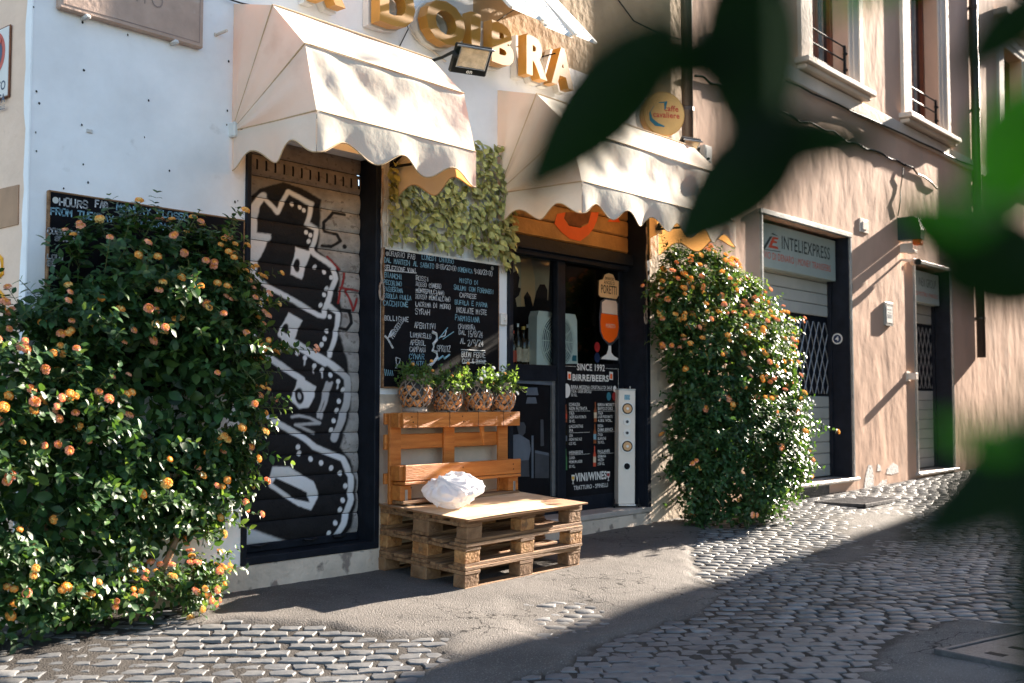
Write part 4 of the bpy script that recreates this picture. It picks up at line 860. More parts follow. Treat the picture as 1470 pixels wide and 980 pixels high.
mb = MB(); printed(mb, 'caffe', fpt(-.0, .025), tx, EZ, .135, .05, .02); printed(mb, 'cavaliere', fpt(-.105, -.035), tx, EZ, .25, .05, .02); obj('lettering', mb, 'sign_red', rs2, fix=False)
mb = MB(); arc = [(.0, .10), (-.05, .095), (-.10, .06), (-.14, .0), (-.13, -.06), (-.08, -.10), (.0, -.115)]; wd = [.012, .008, .008, .012, .02, .026, .008]
L_ = [fpt(x-wd[i]*.3, z-wd[i]*.5, .007) for i, (x, z) in enumerate(arc)]; R_ = [fpt(x+wd[i]*.9, z+wd[i]*.5, .007) for i, (x, z) in enumerate(arc)]
for i in range(6): mb.quad(L_[i], R_[i], R_[i+1], L_[i+1])
mb.quad(fpt(.0, .04, .0072), fpt(.012, .035, .0072), fpt(.03, .11, .0072), fpt(.0, .105, .0072)); obj('swoosh', mb, 'sign_teal', rs2, fix=False)
# louvred flap of an upstairs shutter pushed open
lv = empty('louvre_flap', (6.5, 0, 4.4), 'white louvred shutter flaps propped open above the sign letters', 'shutter')
def flap(xa, xb, dz):
    A, B = Vector((xa, -.01, 4.43)), Vector((xa, -.40, 4.00-dz)); n_ = 18; d = (B-A)/n_; nn = Vector((0, d.z, -d.y)).normalized()
    fr = obj('flap_frame', MB().box((xa+.02, -.205, 4.215-dz/2), (.035, .60, .022), .003, Matrix.Rotation(math.atan2(.43+dz, .39), 3, 'X')), 'letter_back', lv); obj('flap_frame', MB().box((xb-.02, -.205, 4.215-dz/2), (.035, .60, .022), .003, Matrix.Rotation(math.atan2(.43+dz, .39), 3, 'X')), 'letter_back', lv)
    for k in range(n_):
        p = A+d*k; q = A+d*(k+1.15); o_ = nn*.010
        mb = MB().add([p+o_, p+o_+Vector((xb-xa, 0, 0)), q-o_+Vector((xb-xa, 0, 0)), q-o_], [(0, 1, 2, 3)]); obj('louvre', mb, 'letter_back', fr, fix=False)
flap(5.96, 6.36, .0); flap(6.37, 6.72, .03); flap(6.73, 7.03, .0)
# drainpipes
def pipe(name, px, ztop, zbot, r, lab, m_='pipe_brown', Y=-.07):
    x = wall(px, 300, Y)[0]; mb = MB().tube([(x, Y, zbot), (x, Y, ztop)], r, 14); t = empty(name, (x, Y, zbot), lab, 'pipe'); obj('pipe', mb, m_, t, smooth=True)
    z = zbot+.6
    while z < ztop:
        obj('pipe_clip', MB().tube([(x, Y, z-.018), (x, Y, z+.018)], r*1.12, 14).box((x, Y/2, z), (.03, abs(Y), .03)), m_, t); z += 1.6
    return t
pipe('drainpipe', 988, TOP-.2, 3.32, .055, 'dark brown drainpipe between the white and the pink building')
pipe('drainpipe', 1404, TOP-.2, 1.86, .065, 'dark rusty drainpipe ending part way down the pink wall')
# cables
def cable(pts, r, lab, m_='black_metal', nm='cable'): 
    o = obj(nm, MB().tube(pts, r, 5), m_); return tag(o, lab, 'cable')
def wob(px0, px1, n, Y=-.02, amp=.02):
    out = []
    for i in range(n+1):
        f = i/n; p = wall(px0[0]+(px1[0]-px0[0])*f, px0[1]+(px1[1]-px0[1])*f, Y); out.append((p[0], Y-.008*math.sin(i*1.9), p[2]+amp*math.sin(i*2.3)+amp*.5*math.sin(i*.9)))
    return out
cable(wob((998, 108), (1300, 236), 26)+wob((1300, 236), (1345, 268), 5), .013, 'thick twisted black cable sagging across the pink wall')
cable(wob((1128, 116), (1396, 238), 14, -.045, .006), .012, 'straight cable clipped under the ledge of the pink building')
cable(wob((1296, 240), (1290, 310), 6, -.02, .01), .008, 'thin cable dropping to the alarm box')
cable([(5.27, -.01, 3.9), (5.33, -.02, 3.75), (5.22, -.015, 3.55)], .004, 'loose wire end hanging under the letter D')
cable([tuple(wall(x, y, -.03)) for x, y in [(320, -4), (345, 4), (372, 10)]], .005, 'thin wire slung across the wall at the awning corner')
cable([tuple(wall(x, y, -.02)) for x, y in [(588, 38), (597, 55), (618, 70), (640, 88)]], .007, 'grey wire running from the letter O to the floodlight', 'trim_plaster')
cable([tuple(wall(x, y, -.02)) for x, y in [(743, 10), (705, 36), (660, 62)]], .004, 'thin black wire crossing behind the letter B')
cable([tuple(wall(x, y, -.02)) for x, y in [(882, -8), (910, 30), (950, 50), (996, 62)]], .006, 'thin wire strung to the dark drainpipe')
# pull cords of the awnings
for px, ya, yb_, lab in ((549, 262, 405, 'tan pull cord hanging beside the graffiti shutter'), (928, 330, 445, 'tan pull cord hanging beside the bar doorway')):
    p = wall(px, ya, -.03); q = wall(px-1, yb_, -.03); pts = [(p[0], -.03, 2.73)]+[(p[0]+.008*math.sin(k*1.3), -.03, p[2]+(q[2]-p[2])*k/10) for k in range(11)]
    lp = [(q[0]+.02*math.sin(t), -.03, q[2]-.06+.06*math.cos(t)) for t in np.linspace(0, 2*math.pi, 13)]
    o = obj('pull_cord', MB().tube(pts, .008, 5).tube(lp, .007, 5, False), 'wicker'); tag(o, lab, 'cord')
p = wall(718, 458); o = obj('wall_switch', MB().box((p[0]+.02, -.012, p[2]), (.07, .03, .09), .006).box((p[0]+.02, -.032, p[2]), (.02, .02, .03), .006).disc((p[0]+.02, -.0285, p[2]), EX, EZ, .02), 'letter_back'); tag(o, 'small white key switch box on the wall by the bar window', 'switch')
# signs of the neighbouring shops
def shopsign(h, x0, x1, z0, z1, lab, first, second, logo, Y=.06):
    t = empty('shop_sign', ((x0+x1)/2, Y, z0), lab, 'sign'); obj('light_box', MB().box(((x0+x1)/2, Y+.07, (z0+z1)/2), (x1-x0, .14, z1-z0), .006), 'sign_panel', t)
    yy = Y-.0015
    for (txt, xa, xb, za, hh, mm, bo) in first:
        mb = MB(); printed(mb, txt, (xa, yy, za), EX, EZ, xb-xa, hh, bo); obj('lettering', mb, mm, t, fix=False)
    for pts, mm in logo: obj('logo', MB().add([(x, yy-.0005*k, z) for k, (x, z) in enumerate(pts[:1])]+[(x, yy, z) for x, z in pts[1:]], [tuple(range(len(pts)))]), mm, t, fix=False)
def ws(x, y, Y=.14): p = wall(x, y, Y); return (p[0], p[2])
def zi(x, y): return ws(1080+x/8.169, 300+y/8.169)
lg = [([zi(118, 462), zi(205, 318), zi(232, 320), zi(150, 465)], 'sign_dark'), ([zi(118, 464), zi(330, 497), zi(330, 505), zi(118, 471)], 'sign_dark'), ([zi(215, 290), zi(240, 278), zi(310, 322)], 'sign_dark'),
      ([zi(238, 322), zi(305, 338), zi(298, 358), zi(258, 352), zi(252, 372), zi(290, 380), zi(284, 402), zi(244, 395), zi(228, 425), zi(296, 442), zi(306, 470), zi(185, 448)], 'sign_red')]
a, b = zi(345, 500), zi(908, 500)
c1, d1 = zi(108, 590), zi(915, 590)
shopsign(D3, 10.53, 12.70, 2.63, 3.12, 'white light box sign with red and dark E logo over the shrub-side shutter', [('INTELIEXPRESS', a[0], b[0], 2.875, .145, 'sign_dark', .008), ('INVIO DI DENARO | MONEY TRANSFERS', c1[0]-.045, d1[0], 2.73, .078, 'sign_red', .0)], None, lg, .14)
def zj(x, y): return ws(1270+x/8.167, 300+y/8.167, .08)
a, b = zj(398, 850), zj(660, 850)
lg = [([zj(322, 740), zj(345, 720), zj(340, 760), zj(338, 830), zj(322, 850)], 'sign_red'), ([zj(345, 740), zj(362, 755), zj(352, 800), zj(342, 830), zj(350, 790)], 'sign_dark')]
shopsign(D4, 14.92, 16.10, 2.56, 3.0, 'white light box sign with red arc over the narrow far shutter', [('INEX GROUP', a[0], 15.98, 2.79, .12, 'sign_dark', -.005), ('SERVIZI POSTALI | PARCELS', 14.96, 16.04, 2.655, .055, 'sign_red', 0)], None, lg, .08)
# small things on the pink wall
p = wall(1203, 484, -.01); nb = empty('number_disc', (12.72, .13, p[2]), 'round blue and white house number 4 inside the dark door reveal', 'house number')
X_ = 12.743; obj('disc', MB().prism([(X_, .15+.065*math.cos(t), 1.94+.065*math.sin(t)) for t in np.linspace(0, 2*math.pi, 24)[:-1]], (-.006, 0, 0)), 'print_white', nb)
obj('inner_disc', MB().prism([(X_-.007, .15+.05*math.cos(t), 1.94+.05*math.sin(t)) for t in np.linspace(0, 2*math.pi, 24)[:-1]], (-.002, 0, 0)), 'sign_blue', nb)
mb = MB(); printed(mb, '4', (X_-.0102, .15+.024, 1.915), -EY, EZ, .045, .052, .03); obj('numeral', mb, 'print_white', nb, fix=False)
p0, p1 = wall(1267, 434), wall(1279, 467); nbx = empty('notice_frame', ((p0[0]+p1[0])/2, 0, p1[2]), 'grey metal notice frame fixed to the pink wall between the shops', 'notice')
xm, zm = (p0[0]+p1[0])/2, (p0[2]+p1[2])/2; obj('frame', MB().box((xm, -.018, zm), (.26, .035, .30), .008), 'grey_metal', nbx); obj('paper', MB().box((xm, -.0365, zm-.01), (.19, .003, .21)), 'print_white', nbx); mb = MB(); printed(mb, 'AVVISO', (xm-.07, -.0385, zm+.05), EX, EZ, .14, .025, 0)
obj('heading', MB().box((xm, -.0385, zm+.055), (.14, .001, .012)).box((xm, -.0385, zm+.015), (.12, .001, .008)).box((xm, -.0385, zm-.03), (.13, .001, .05)), 'print_mid', nbx)
lx = wall(1297, 330, -.2); ab = empty('alarm_box', (lx[0], 0, lx[2]), 'dark green alarm siren box with an orange lens above the far shop', 'alarm')
xx = 14.35; obj('housing', MB().prism([(xx, 0, 3.30), (xx, -.30, 3.30), (xx, -.31, 3.42), (xx, -.27, 3.56), (xx, -.20, 3.60), (xx, 0, 3.60)], (.14, 0, 0)), 'sign_dark', ab); obj('lens', MB().box((xx+.07, -.24, 3.265), (.12, .11, .075), .015), 'print_beer', ab); obj('mount', MB().box((xx+.07, -.09, 3.20), (.05, .18, .12), .01).box((xx+.08, -.16, 3.145), (.12, .10, .05), .01), 'trim_plaster', ab)
cm = empty('security_camera', (xx+.1, -.2, 3.05), 'small white security camera with a black lens under the alarm box', 'camera')
obj('body', MB().tube([(xx+.20, -.12, 3.02), (xx+.02, -.24, 3.0)], .045, 12), 'trim_plaster', cm); obj('lens', MB().tube([(xx+.03, -.235, 3.0), (xx-.03, -.275, 2.992)], .040, 12), 'black_metal', cm); obj('arm', MB().tube([(xx+.14, -.16, 3.02), (xx+.12, 0, 3.06)], .018, 8), 'trim_plaster', cm)
p = wall(1302, 540); o = obj('door_stop', MB().box((p[0]+.03, -.06, p[2]), (.08, .13, .09), .008).box((p[0]+.03, -.005, p[2]), (.14, .012, .13), .004), 'trim_plaster'); tag(o, 'small cream wall bracket beside the far shutter', 'bracket')
# ================================================================== CHALKBOARDS
def board(name, x0, x1, z0, z1, lab):
    t = empty(name, ((x0+x1)/2, 0, z0), lab, 'chalkboard', 'chalkboards on the bar wall'); obj('slate', MB().box(((x0+x1)/2, -.014, (z0+z1)/2), (x1-x0, .024, z1-z0), .003), 'board_black', t)
    mb = MB().box((x0-.004, -.013, (z0+z1)/2), (.010, .026, z1-z0+.014), .002).box(((x0+x1)/2, -.013, z1+.004), (x1-x0+.016, .026, .009), .002).box((x1+.004, -.013, (z0+z1)/2), (.009, .026, z1-z0+.014), .002).box(((x0+x1)/2, -.013, z0-.004), (x1-x0+.016, .026, .009), .002); obj('edge_strip', mb, 'wood_old', t)
    return t
YC = -.0275
def chalk(mb, text, f, x, y, xe, h, sc_, lw=.0055):
    p = wall(*f(x, y), YC); q = wall(*f(xe, y), YC); hh = abs(wall(*f(x, y-h), YC)[2]-p[2]); m1 = strokes(MB(), text, p, EX, EZ, q[0]-p[0], hh, lw, .035); obj('chalk_line', m1, 'chalk_white' if mb is mw else 'chalk_blue', CB, fix=False)
b2 = board('chalkboard', 5.115, 6.285, 1.27, 2.195, 'chalkboard with wine list and summer closing dates above the pallet bench')
f2 = lambda x, y: (535+x/5.158, 350+y/5.158)
mw, mc = MB(), MB(); CB = b2
for t_, x, y, xe, h in (('*', 98, 84, 118, 24), ('ORARIO FAB', 122, 86, 318, 36), ('8:00/23:00', 470, 180, 622, 34), ('9:00/23:00', 752, 218, 888, 36), ('SELEZIONE VINI', 90, 188, 325, 34), ('ROSSI', 322, 268, 420, 34), ('ROSSO CONERO', 322, 310, 510, 32), ('MONTEPULCIANO', 322, 358, 530, 32), ('ROSSO MONTALCINO', 320, 402, 578, 34), ('LACRIMA DI MORRO', 318, 458, 580, 34), ('SYRAH', 318, 518, 428, 42),
   ('CAPRESE', 645, 392, 770, 32), ('INSALATE MISTE', 615, 505, 848, 38), ('BOLLICINE', 88, 562, 268, 34), ('APERITIVI', 310, 620, 473, 40), ('LIMONCELLO', 280, 690, 435, 36), ('APEROL', 278, 745, 395, 36), ('CAMPARI', 275, 795, 398, 36), ('CHIUSURA', 635, 625, 762, 32), ('DAL', 640, 668, 692, 32), ('15/8/24', 705, 685, 817, 44), ('AL', 650, 735, 690, 36), ('2/9/24', 706, 752, 822, 46), ('BUON FERIE', 660, 835, 838, 40), ('COSE E BUONE', 664, 880, 838, 30), ('SPRITZ', 478, 795, 578, 46)): chalk(mw, t_, f2, x, y, xe, h, 1)
for t_, x, y, xe, h in (('LUNEDI CHIUSO', 365, 112, 602, 36), ('DAL MARTEDI AL SABATO', 86, 134, 456, 36), ('DOMENICA', 632, 203, 740, 32), ('BIANCHI', 88, 246, 222, 36), ('PECORINO', 82, 298, 218, 34), ('PASSERINA', 82, 346, 225, 34), ('RIBOLLA GIALLA', 80, 396, 288, 34), ('CACCHIONE', 80, 452, 265, 36), ('MISTO DI', 645, 286, 788, 32), ('SALUMI CON FORMAGGI', 602, 336, 900, 34), ('BUFALA E PARMA', 610, 444, 852, 34), ('PARMIGIANA', 612, 565, 795, 40), ('CYNAR', 270, 850, 385, 38), ('MOJITO', 275, 896, 385, 32)): chalk(mc, t_, f2, x, y, xe, h, 1)
def cl(mb, pts, f, r=.0035):
    P_ = [tuple(wall(*f(*p), YC)) for p in pts]; obj('chalk_drawing', MB().tube(P_, r, 4), 'chalk_white' if mb is mw else 'chalk_blue', CB)
cl(mw, [(90, 196), (325, 215)], f2); cl(mw, [(655, 782), (832, 792)], f2); cl(mw, [(665, 885), (840, 868)], f2)
cl(mw, [(88, 680), (110, 700), (150, 770)], f2, .008); cl(mw, [(110, 705), (140, 640), (160, 632), (155, 660), (125, 690)], f2, .005)
p = wall(*f2(150, 700), YC); d = (EX*.6+EZ*.8); obj('chalk_line', strokes(MB(), 'PROSECCO', p, EX*.63+EZ*.77, EZ*.63-EX*.77, .155, .035, .006), 'chalk_white', b2, fix=False)
cl(mw, [(440, 650), (470, 665), (475, 710), (450, 740), (445, 790), (470, 800), (480, 840), (440, 890), (410, 905)], f2, .012); cl(mc, [(490, 700), (555, 620)], f2); cl(mc, [(520, 705), (600, 650)], f2); cl(mw, [(500, 690), (535, 680), (545, 640)], f2, .005); cl(mc, [(480, 860), (520, 830), (530, 850), (570, 820)], f2, .008)
cl(mw, [(172, 840), (205, 850), (195, 890), (175, 890), (172, 840)], f2); cl(mw, [(184, 890), (175, 915), (165, 918), (185, 918)], f2)
for k in range(5): cl(mc, [(95+k*14, 975), (88+k*14, 925+k*3)], f2, .003)
mb = MB(); 
for x, y in ((108, 72), (886, 180)): p = wall(*f2(x, y), YC); mb.disc(p, EX, EZ, .016, n=10)
obj('screw_cap', mb, 'grey_metal', b2, fix=False)
b1 = board('chalkboard', 2.785, 3.975, 1.22, 2.235, 'chalkboard with English opening hours half hidden behind the big lantana')
f1 = lambda x, y: (40+x/8.169, 260+y/8.169)
mw, mc = MB(), MB(); CB = b1
for t_, x, y, xe, h in (('HOURS', 370, 275, 712, 88), ('FAB', 795, 300, 950, 80), ('COSMOPOL', 228, 610, 650, 62), ('SPANE', 320, 690, 560, 46), ('LOUI', 228, 905, 440, 52), ('BE', 228, 985, 330, 55)): chalk(mw, t_, f1, x, y, xe, h, 1, .0075)
for t_, x, y, xe, h in (('MONDAY CLOSED', 1045, 340, 1900, 75), ('FROM TUESDAY TO SATURDAY', 270, 385, 1700, 80)): chalk(mc, t_, f1, x, y, xe, h, 1, .0075)
p = wall(*f1(325, 222), YC); obj('screw_cap', MB().disc(p, EX, EZ, .017, n=12), 'grey_metal', b1, fix=False)
# ================================================================== LEAF TOOLS
LT = np.array([(0, 0, 0), (-.20, .20, .05), (0, .20, 0), (.20, .20, .05), (-.29, .46, .06), (0, .46, .01), (.29, .46, .06), (-.19, .75, .03), (0, .75, -.02), (.19, .75, .03), (0, 1, -.09)], float)
LF = np.array([(0, 2, 1), (0, 3, 2), (1, 2, 5), (1, 5, 4), (2, 3, 6), (2, 6, 5), (4, 5, 8), (4, 8, 7), (5, 6, 9), (5, 9, 8), (7, 8, 10), (8, 9, 10)])
def nrmz(v): return v/np.maximum(np.linalg.norm(v, axis=-1, keepdims=True), 1e-9)
def frames(d, n):                                        # leaf direction, leaf normal -> 3 axes
    d = nrmz(d); x = nrmz(np.cross(d, n)); return x, d, np.cross(x, d)
def leaves_mesh(name, pos, d, n, size, m_, parent, wr=1.0):
    x, y, z = frames(d, n); s = size[:, None, None]
    V = pos[:, None, :]+s*(LT[None, :, 0:1]*wr*x[:, None, :]+LT[None, :, 1:2]*y[:, None, :]+LT[None, :, 2:3]*z[:, None, :])
    Fc = (LF[None]+(np.arange(len(pos))*11)[:, None, None]).reshape(-1, 3)
    return big(name, V.reshape(-1, 3), Fc, m_, parent, smooth=True)
_lm = {}
def leaf_obj(name, pos, d, n, size, m_, parent, wr=1.0):
    k = (m_, wr)
    if k not in _lm:
        me = bpy.data.meshes.new(name); me.from_pydata([(a*wr, b, c) for a, b, c in LT], [], [tuple(f) for f in LF]); me.polygons.foreach_set('use_smooth', [True]*12); me.materials.append(MATS[m_]); _lm[k] = me
    o = bpy.data.objects.new(name, _lm[k]); COL.objects.link(o); o.parent = parent
    x, y, z = frames(d[None], n[None]); M = Matrix.Identity(4)
    for i, a in enumerate((x[0], y[0], z[0])):
        for j in range(3): M[j][i] = a[j]*size
    og = origin(parent)
    for j in range(3): M[j][3] = pos[j]-og[j]
    o.matrix_local = M; return o
def flower_mesh(kind):
    me = bpy.data.meshes.new('flower_head'); V, Fs, mi = [], [], []; R = .0185; n = 26; g = math.pi*(3-math.sqrt(5))
    for i in range(n):
        c = 1-(i/(n-1))*.92; s = math.sqrt(max(0, 1-c*c)); a = i*g; nn = Vector((s*math.cos(a), s*math.sin(a), c*.75)).normalized(); p = Vector((s*math.cos(a)*R, s*math.sin(a)*R, c*R*.62))
        t = nn.cross(Vector((.3, .2, 1))).normalized(); b = nn.cross(t); r = .0068 if i > 7 else .0052; k = len(V)
        V += [p+nn*.001]+[p+(t*math.cos(q*math.pi*.4)+b*math.sin(q*math.pi*.4))*r+nn*.0025 for q in range(5)]
        Fs += [(k, k+1+q, k+1+(q+1) % 5) for q in range(5)]; mi += [1 if i < 8 else 0]*5
    for i in range(4):
        for q in range(9): a = q*2*math.pi/9; ph_ = i*.5; k = len(V); V.append(Vector((math.cos(a)*math.cos(ph_)*R*.93, math.sin(a)*math.cos(ph_)*R*.93, math.sin(ph_)*R*.55-.001)))
    k0 = len(V)-36
    for i in range(3):
        for q in range(9): a_, b_ = k0+i*9+q, k0+i*9+(q+1) % 9; Fs += [(a_, b_, b_+9), (a_, b_+9, a_+9)]; mi += [1 if i > 0 else 0]*2
    me.from_pydata(V, [], Fs); me.polygons.foreach_set('material_index', mi)
    for m_ in {'o': ('petal_orange', 'petal_yellow'), 'y': ('petal_yellow', 'petal_orange'), 'p': ('petal_pink', 'petal_orange')}[kind]: me.materials.append(MATS[m_])
    return me
FM = {k: flower_mesh(k) for k in 'oyp'}
def put(me, name, pos, up, parent, s=1.0):
    o = bpy.data.objects.new(name, me); COL.objects.link(o); o.parent = parent; q = Vector(up).to_track_quat('Z', 'Y'); o.rotation_mode = 'QUATERNION'; o.rotation_quaternion = q
    o.location = Vector(pos)-origin(parent); o.scale = (s, s, s); return o
def shrub(name, loc, label, E, nspr, nfl, lsz, seed, pfl, fsz, trunk, light=.25, long_=.15, nparts=300, group='lantana shrubs by the wall', ymax=-.03, inner=2200, keepf=None):
    rg = np.random.default_rng(seed); root = empty(name, loc, label, 'shrub', group)
    E = [(np.array(c, float), np.array(r, float)) for c, r in E]; wts = np.array([r[0]*r[2]+r[1]*r[2]+r[0]*r[1] for c, r in E]); wts /= wts.sum()
    P, Dd, Nn, S, tips, stem = [], [], [], [], [], MB()
    cnt = 0; guard = 0
    while cnt < nspr and guard < nspr*30:
        guard += 1; c, r = E[rg.choice(len(E), p=wts)]; v = nrmz(rg.normal(size=3)); p = c+v*r; n = nrmz(v/r)
        if p[1] > ymax or p[2] < gz(p[0], p[1])+.03 or n[1] > .45: continue
        if any((((p-c2)/r2)**2).sum() < .80 for c2, r2 in E if c2 is not c): continue
        bmp = vnoise(p[0]*4.3+p[1]*3, p[2]*4.3+p[1]*2, seed)
        if bmp < .30 and rg.random() < .75: continue           # hollows between the clumps
        cnt += 1; p = p+n*(bmp-.55)*.16
        d = nrmz(n*.85+np.array([0, 0, .5])+rg.normal(size=3)*.38); L = rg.uniform(.09, .19)
        if rg.random() < long_: L *= rg.uniform(1.4, 2.1)
        b = p-n*.07; m_ = max(3, int(L/.034)); ax = nrmz(np.cross(d, rg.normal(size=3))); ay = np.cross(d, ax); tip = b+d*L+np.array([0, 0, -.15*L])
        for k in range(m_):
            f = (k+.7)/m_; q = b+(tip-b)*f+np.array([0, 0, .05*L*math.sin(f*3)]); th = k*math.pi/2+rg.uniform(-.3, .3)
            for sgn in (1, -1):
                sd_ = (ax*math.cos(th)+ay*math.sin(th))*sgn; ld = nrmz(sd_*.9+d*.45+np.array([0, 0, -.22])+rg.normal(size=3)*.15)
                P.append(q); Dd.append(ld); Nn.append(d*.6+np.array([0, 0, .6])+rg.normal(size=3)*.22); S.append(lsz*rg.uniform(.65, 1.15)*(1.1-.5*f))
        if rg.random() < .5: stem.tube([b, (b+tip)/2+np.array([0, 0, .02*L]), tip], .0022, 4, False)
        tips.append((tip, d))
    for _ in range(inner):                                # leaves deep in the crown
        c, r = E[rg.choice(len(E), p=wts)]; v = nrmz(rg.normal(size=3))*rg.uniform(.35, .88); p = c+v*r
        if p[1] > ymax or p[2] < gz(p[0], p[1])+.02: continue
        P.append(p); Dd.append(rg.normal(size=3)+v*.6); Nn.append(rg.normal(size=3)+np.array([0, 0, .6])); S.append(lsz*rg.uniform(.8, 1.4))
    P, Dd, Nn, S = map(np.array, (P, Dd, Nn, S))
    ok = P[:, 1]+S*.3 < ymax+.02; P, Dd, Nn, S = P[ok], Dd[ok], Nn[ok], S[ok]
    dist = np.linalg.norm(P-CAM, axis=1); order = np.argsort(dist-S*6+rg.uniform(0, .25, len(P))); part = np.zeros(len(P), bool); part[order[:nparts]] = True
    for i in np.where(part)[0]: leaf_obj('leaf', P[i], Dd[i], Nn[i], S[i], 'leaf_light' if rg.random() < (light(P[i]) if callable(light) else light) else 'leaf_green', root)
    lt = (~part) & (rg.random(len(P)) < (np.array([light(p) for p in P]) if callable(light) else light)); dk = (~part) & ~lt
    for msk, mm in ((dk, 'leaf_green'), (lt, 'leaf_light')):
        o = leaves_mesh('foliage', P[msk], Dd[msk], Nn[msk], S[msk], mm, root); o['kind'] = 'stuff'
    if stem.v: obj('twigs', stem, 'stem', root, fix=False)['kind'] = 'stuff'
    tb = MB()
    for pts, r0, r1 in trunk: tb.tube(pts, list(np.linspace(r0, r1, len(pts))), 8)
    obj('trunk', tb, 'bark', root, smooth=True)
    tips = [t for t in tips if t[0][1] < ymax-.02]; rg.shuffle(tips); n = 0
    for t, d in tips:
        if n >= nfl: break
        if keepf and rg.random() > keepf(t): continue
        k = 'oyp'[rg.choice(3, p=pfl(t) if callable(pfl) else pfl)]
        for q in range(1 if rg.random() < .6 else 2):
            put(FM[k], 'flower_head', t+d*.012+(rg.normal(size=3)*.02 if q else 0), d+np.array([0, -.2, .4]), root, fsz*rg.uniform(.7, 1.15)); n += 1
    return root
# ---------------------------------------------------------------- big lantana in front of the first chalkboard
PFL = lambda t: (.50, .18, .32) if t[2] < 1.2 else (.36, .16, .48)
shrub('lantana_bush', (2.95, -.2, .03), 'tall lantana bush with orange flowers covering the corner chalkboard',
      [((3.08, -.20, 1.0), (.74, .24, .72)), ((2.62, -.22, .75), (.72, .25, .72)), ((3.26, -.18, 1.64), (.60, .22, .47)), ((2.85, -.18, 1.5), (.34, .18, .32)), ((3.58, -.22, 1.30), (.34, .26, .58)), ((2.32, -.22, 1.05), (.55, .25, .60)), ((3.45, -.16, .75), (.42, .20, .38)), ((2.42, -.20, .40), (.60, .25, .42)), ((3.62, -.18, 1.75), (.28, .18, .32))],
      1350, 298, .074, 5, PFL, 1.06, [([(3.3, -.10, .02), (3.30, -.2, .18), (3.36, -.26, .36), (3.46, -.24, .55), (3.44, -.18, .9)], .026, .012), ([(2.8, -.12, .0), (2.75, -.15, .5), (2.65, -.2, 1.1)], .03, .012)], .22, .18, inner=4600, keepf=lambda t: (1 if t[2] > 1.1 else .6) if (t[1] < -.17 or t[0] < 2.5 or t[2] > 1.9) else .1)
shrub('lantana_bush', (3.2, -.3, .03), 'low lantana at the foot of the tall one, thick with peach flowers', [((3.22, -.25, .17), (.34, .20, .18)), ((3.48, -.20, .20), (.20, .14, .15)), ((3.0, -.27, .15), (.28, .18, .17))],
      150, 60, .052, 9, (.3, .2, .5), 1.0, [([(3.2, -.2, .02), (3.22, -.24, .15), (3.28, -.26, .26)], .012, .006)], .5, .1, nparts=150, inner=160)
shrub('lantana_bush', (9.2, -.3, .1), 'tall lantana bush sunlit from the street, growing between the two shopfronts',
      [((9.15, -.42, .65), (.85, .44, .62)), ((9.3, -.34, 1.35), (.92, .38, .70)), ((9.15, -.18, 2.0), (.90, .19, .50)), ((9.75, -.30, 1.62), (.60, .28, .52)), ((9.55, -.42, .85), (.68, .42, .6)), ((8.80, -.14, 2.08), (.55, .15, .50)), ((8.80, -.30, .75), (.45, .32, .60)), ((8.72, -.25, 1.4), (.35, .24, .5)), ((9.45, -.2, 2.22), (.5, .18, .28))],
      2500, 298, .070, 21, lambda t: (.42, .16, .42), 1.25, [([(9.0, -.12, .08), (9.02, -.2, .7), (9.1, -.25, 1.4), (9.2, -.25, 1.9)], .035, .012), ([(9.1, -.1, .08), (9.2, -.2, .9), (9.5, -.3, 1.5)], .025, .01)], (lambda t: .1+.4*(t[2] > 1.5)), .15, inner=6000, keepf=lambda t: min(1, .12+max(0, t[2]-.9)*1.1)*(1 if (t[1] < -.38 or t[0] < 8.8 or t[2] > 2.2) else .15))  # paler leaves up high: sun above and self-shade below put into leaf colour
# ================================================================== IVY TRELLIS
iv = empty('ivy_panel', (5.77, 0, 2.2), 'screen of variegated yellow-green leaves on a white trellis between the awnings', 'leaf screen')
for k in range(9):
    x = 5.16+k*.148; obj('trellis_strip', MB().box((x, -.014, 2.60), (.022, .010, .92), .002), 'letter_back', iv)
for k in range(6): obj('trellis_rail', MB().box((5.76, -.024, 2.20+k*.165), (1.28, .008, .016), .002), 'letter_back', iv)
N_ = 1400; rg = np.random.default_rng(4)
px_ = rg.uniform(5.13, 6.39, N_); pz_ = rg.uniform(2.235, 3.06, N_); ok = ~((px_ < 5.9) & (pz_ > 3.03)); px_, pz_ = px_[ok], pz_[ok]
cl_ = (np.sin(px_*21)+np.sin(pz_*17+px_*6)) > -1.6; px_, pz_ = px_[cl_], pz_[cl_]; n_ = len(px_)
xt = rg.uniform(6.28, 6.42, 45); zt_ = rg.uniform(2.16, 2.65, 45); px_ = np.concatenate([px_, xt]); pz_ = np.concatenate([pz_, zt_]); n_ = len(px_)
pos = np.stack([px_, -.035-rg.uniform(0, .045, n_), pz_+.03], 1); d_ = np.stack([rg.normal(size=n_)*.55, -np.abs(rg.normal(size=n_))*.35-.1, -.7+rg.normal(size=n_)*.45], 1); nn_ = np.stack([rg.normal(size=n_)*.45, -np.ones(n_), .45+rg.normal(size=n_)*.35], 1); sz_ = rg.uniform(.052, .082, n_)
for i in range(min(300, n_)): leaf_obj('leaf', pos[i], d_[i], nn_[i], sz_[i], 'ivy_leaf', iv, 1.15)
o = leaves_mesh('leaves', pos[300:], d_[300:], nn_[300:], sz_[300:], 'ivy_leaf', iv, 1.15); o['kind'] = 'stuff'
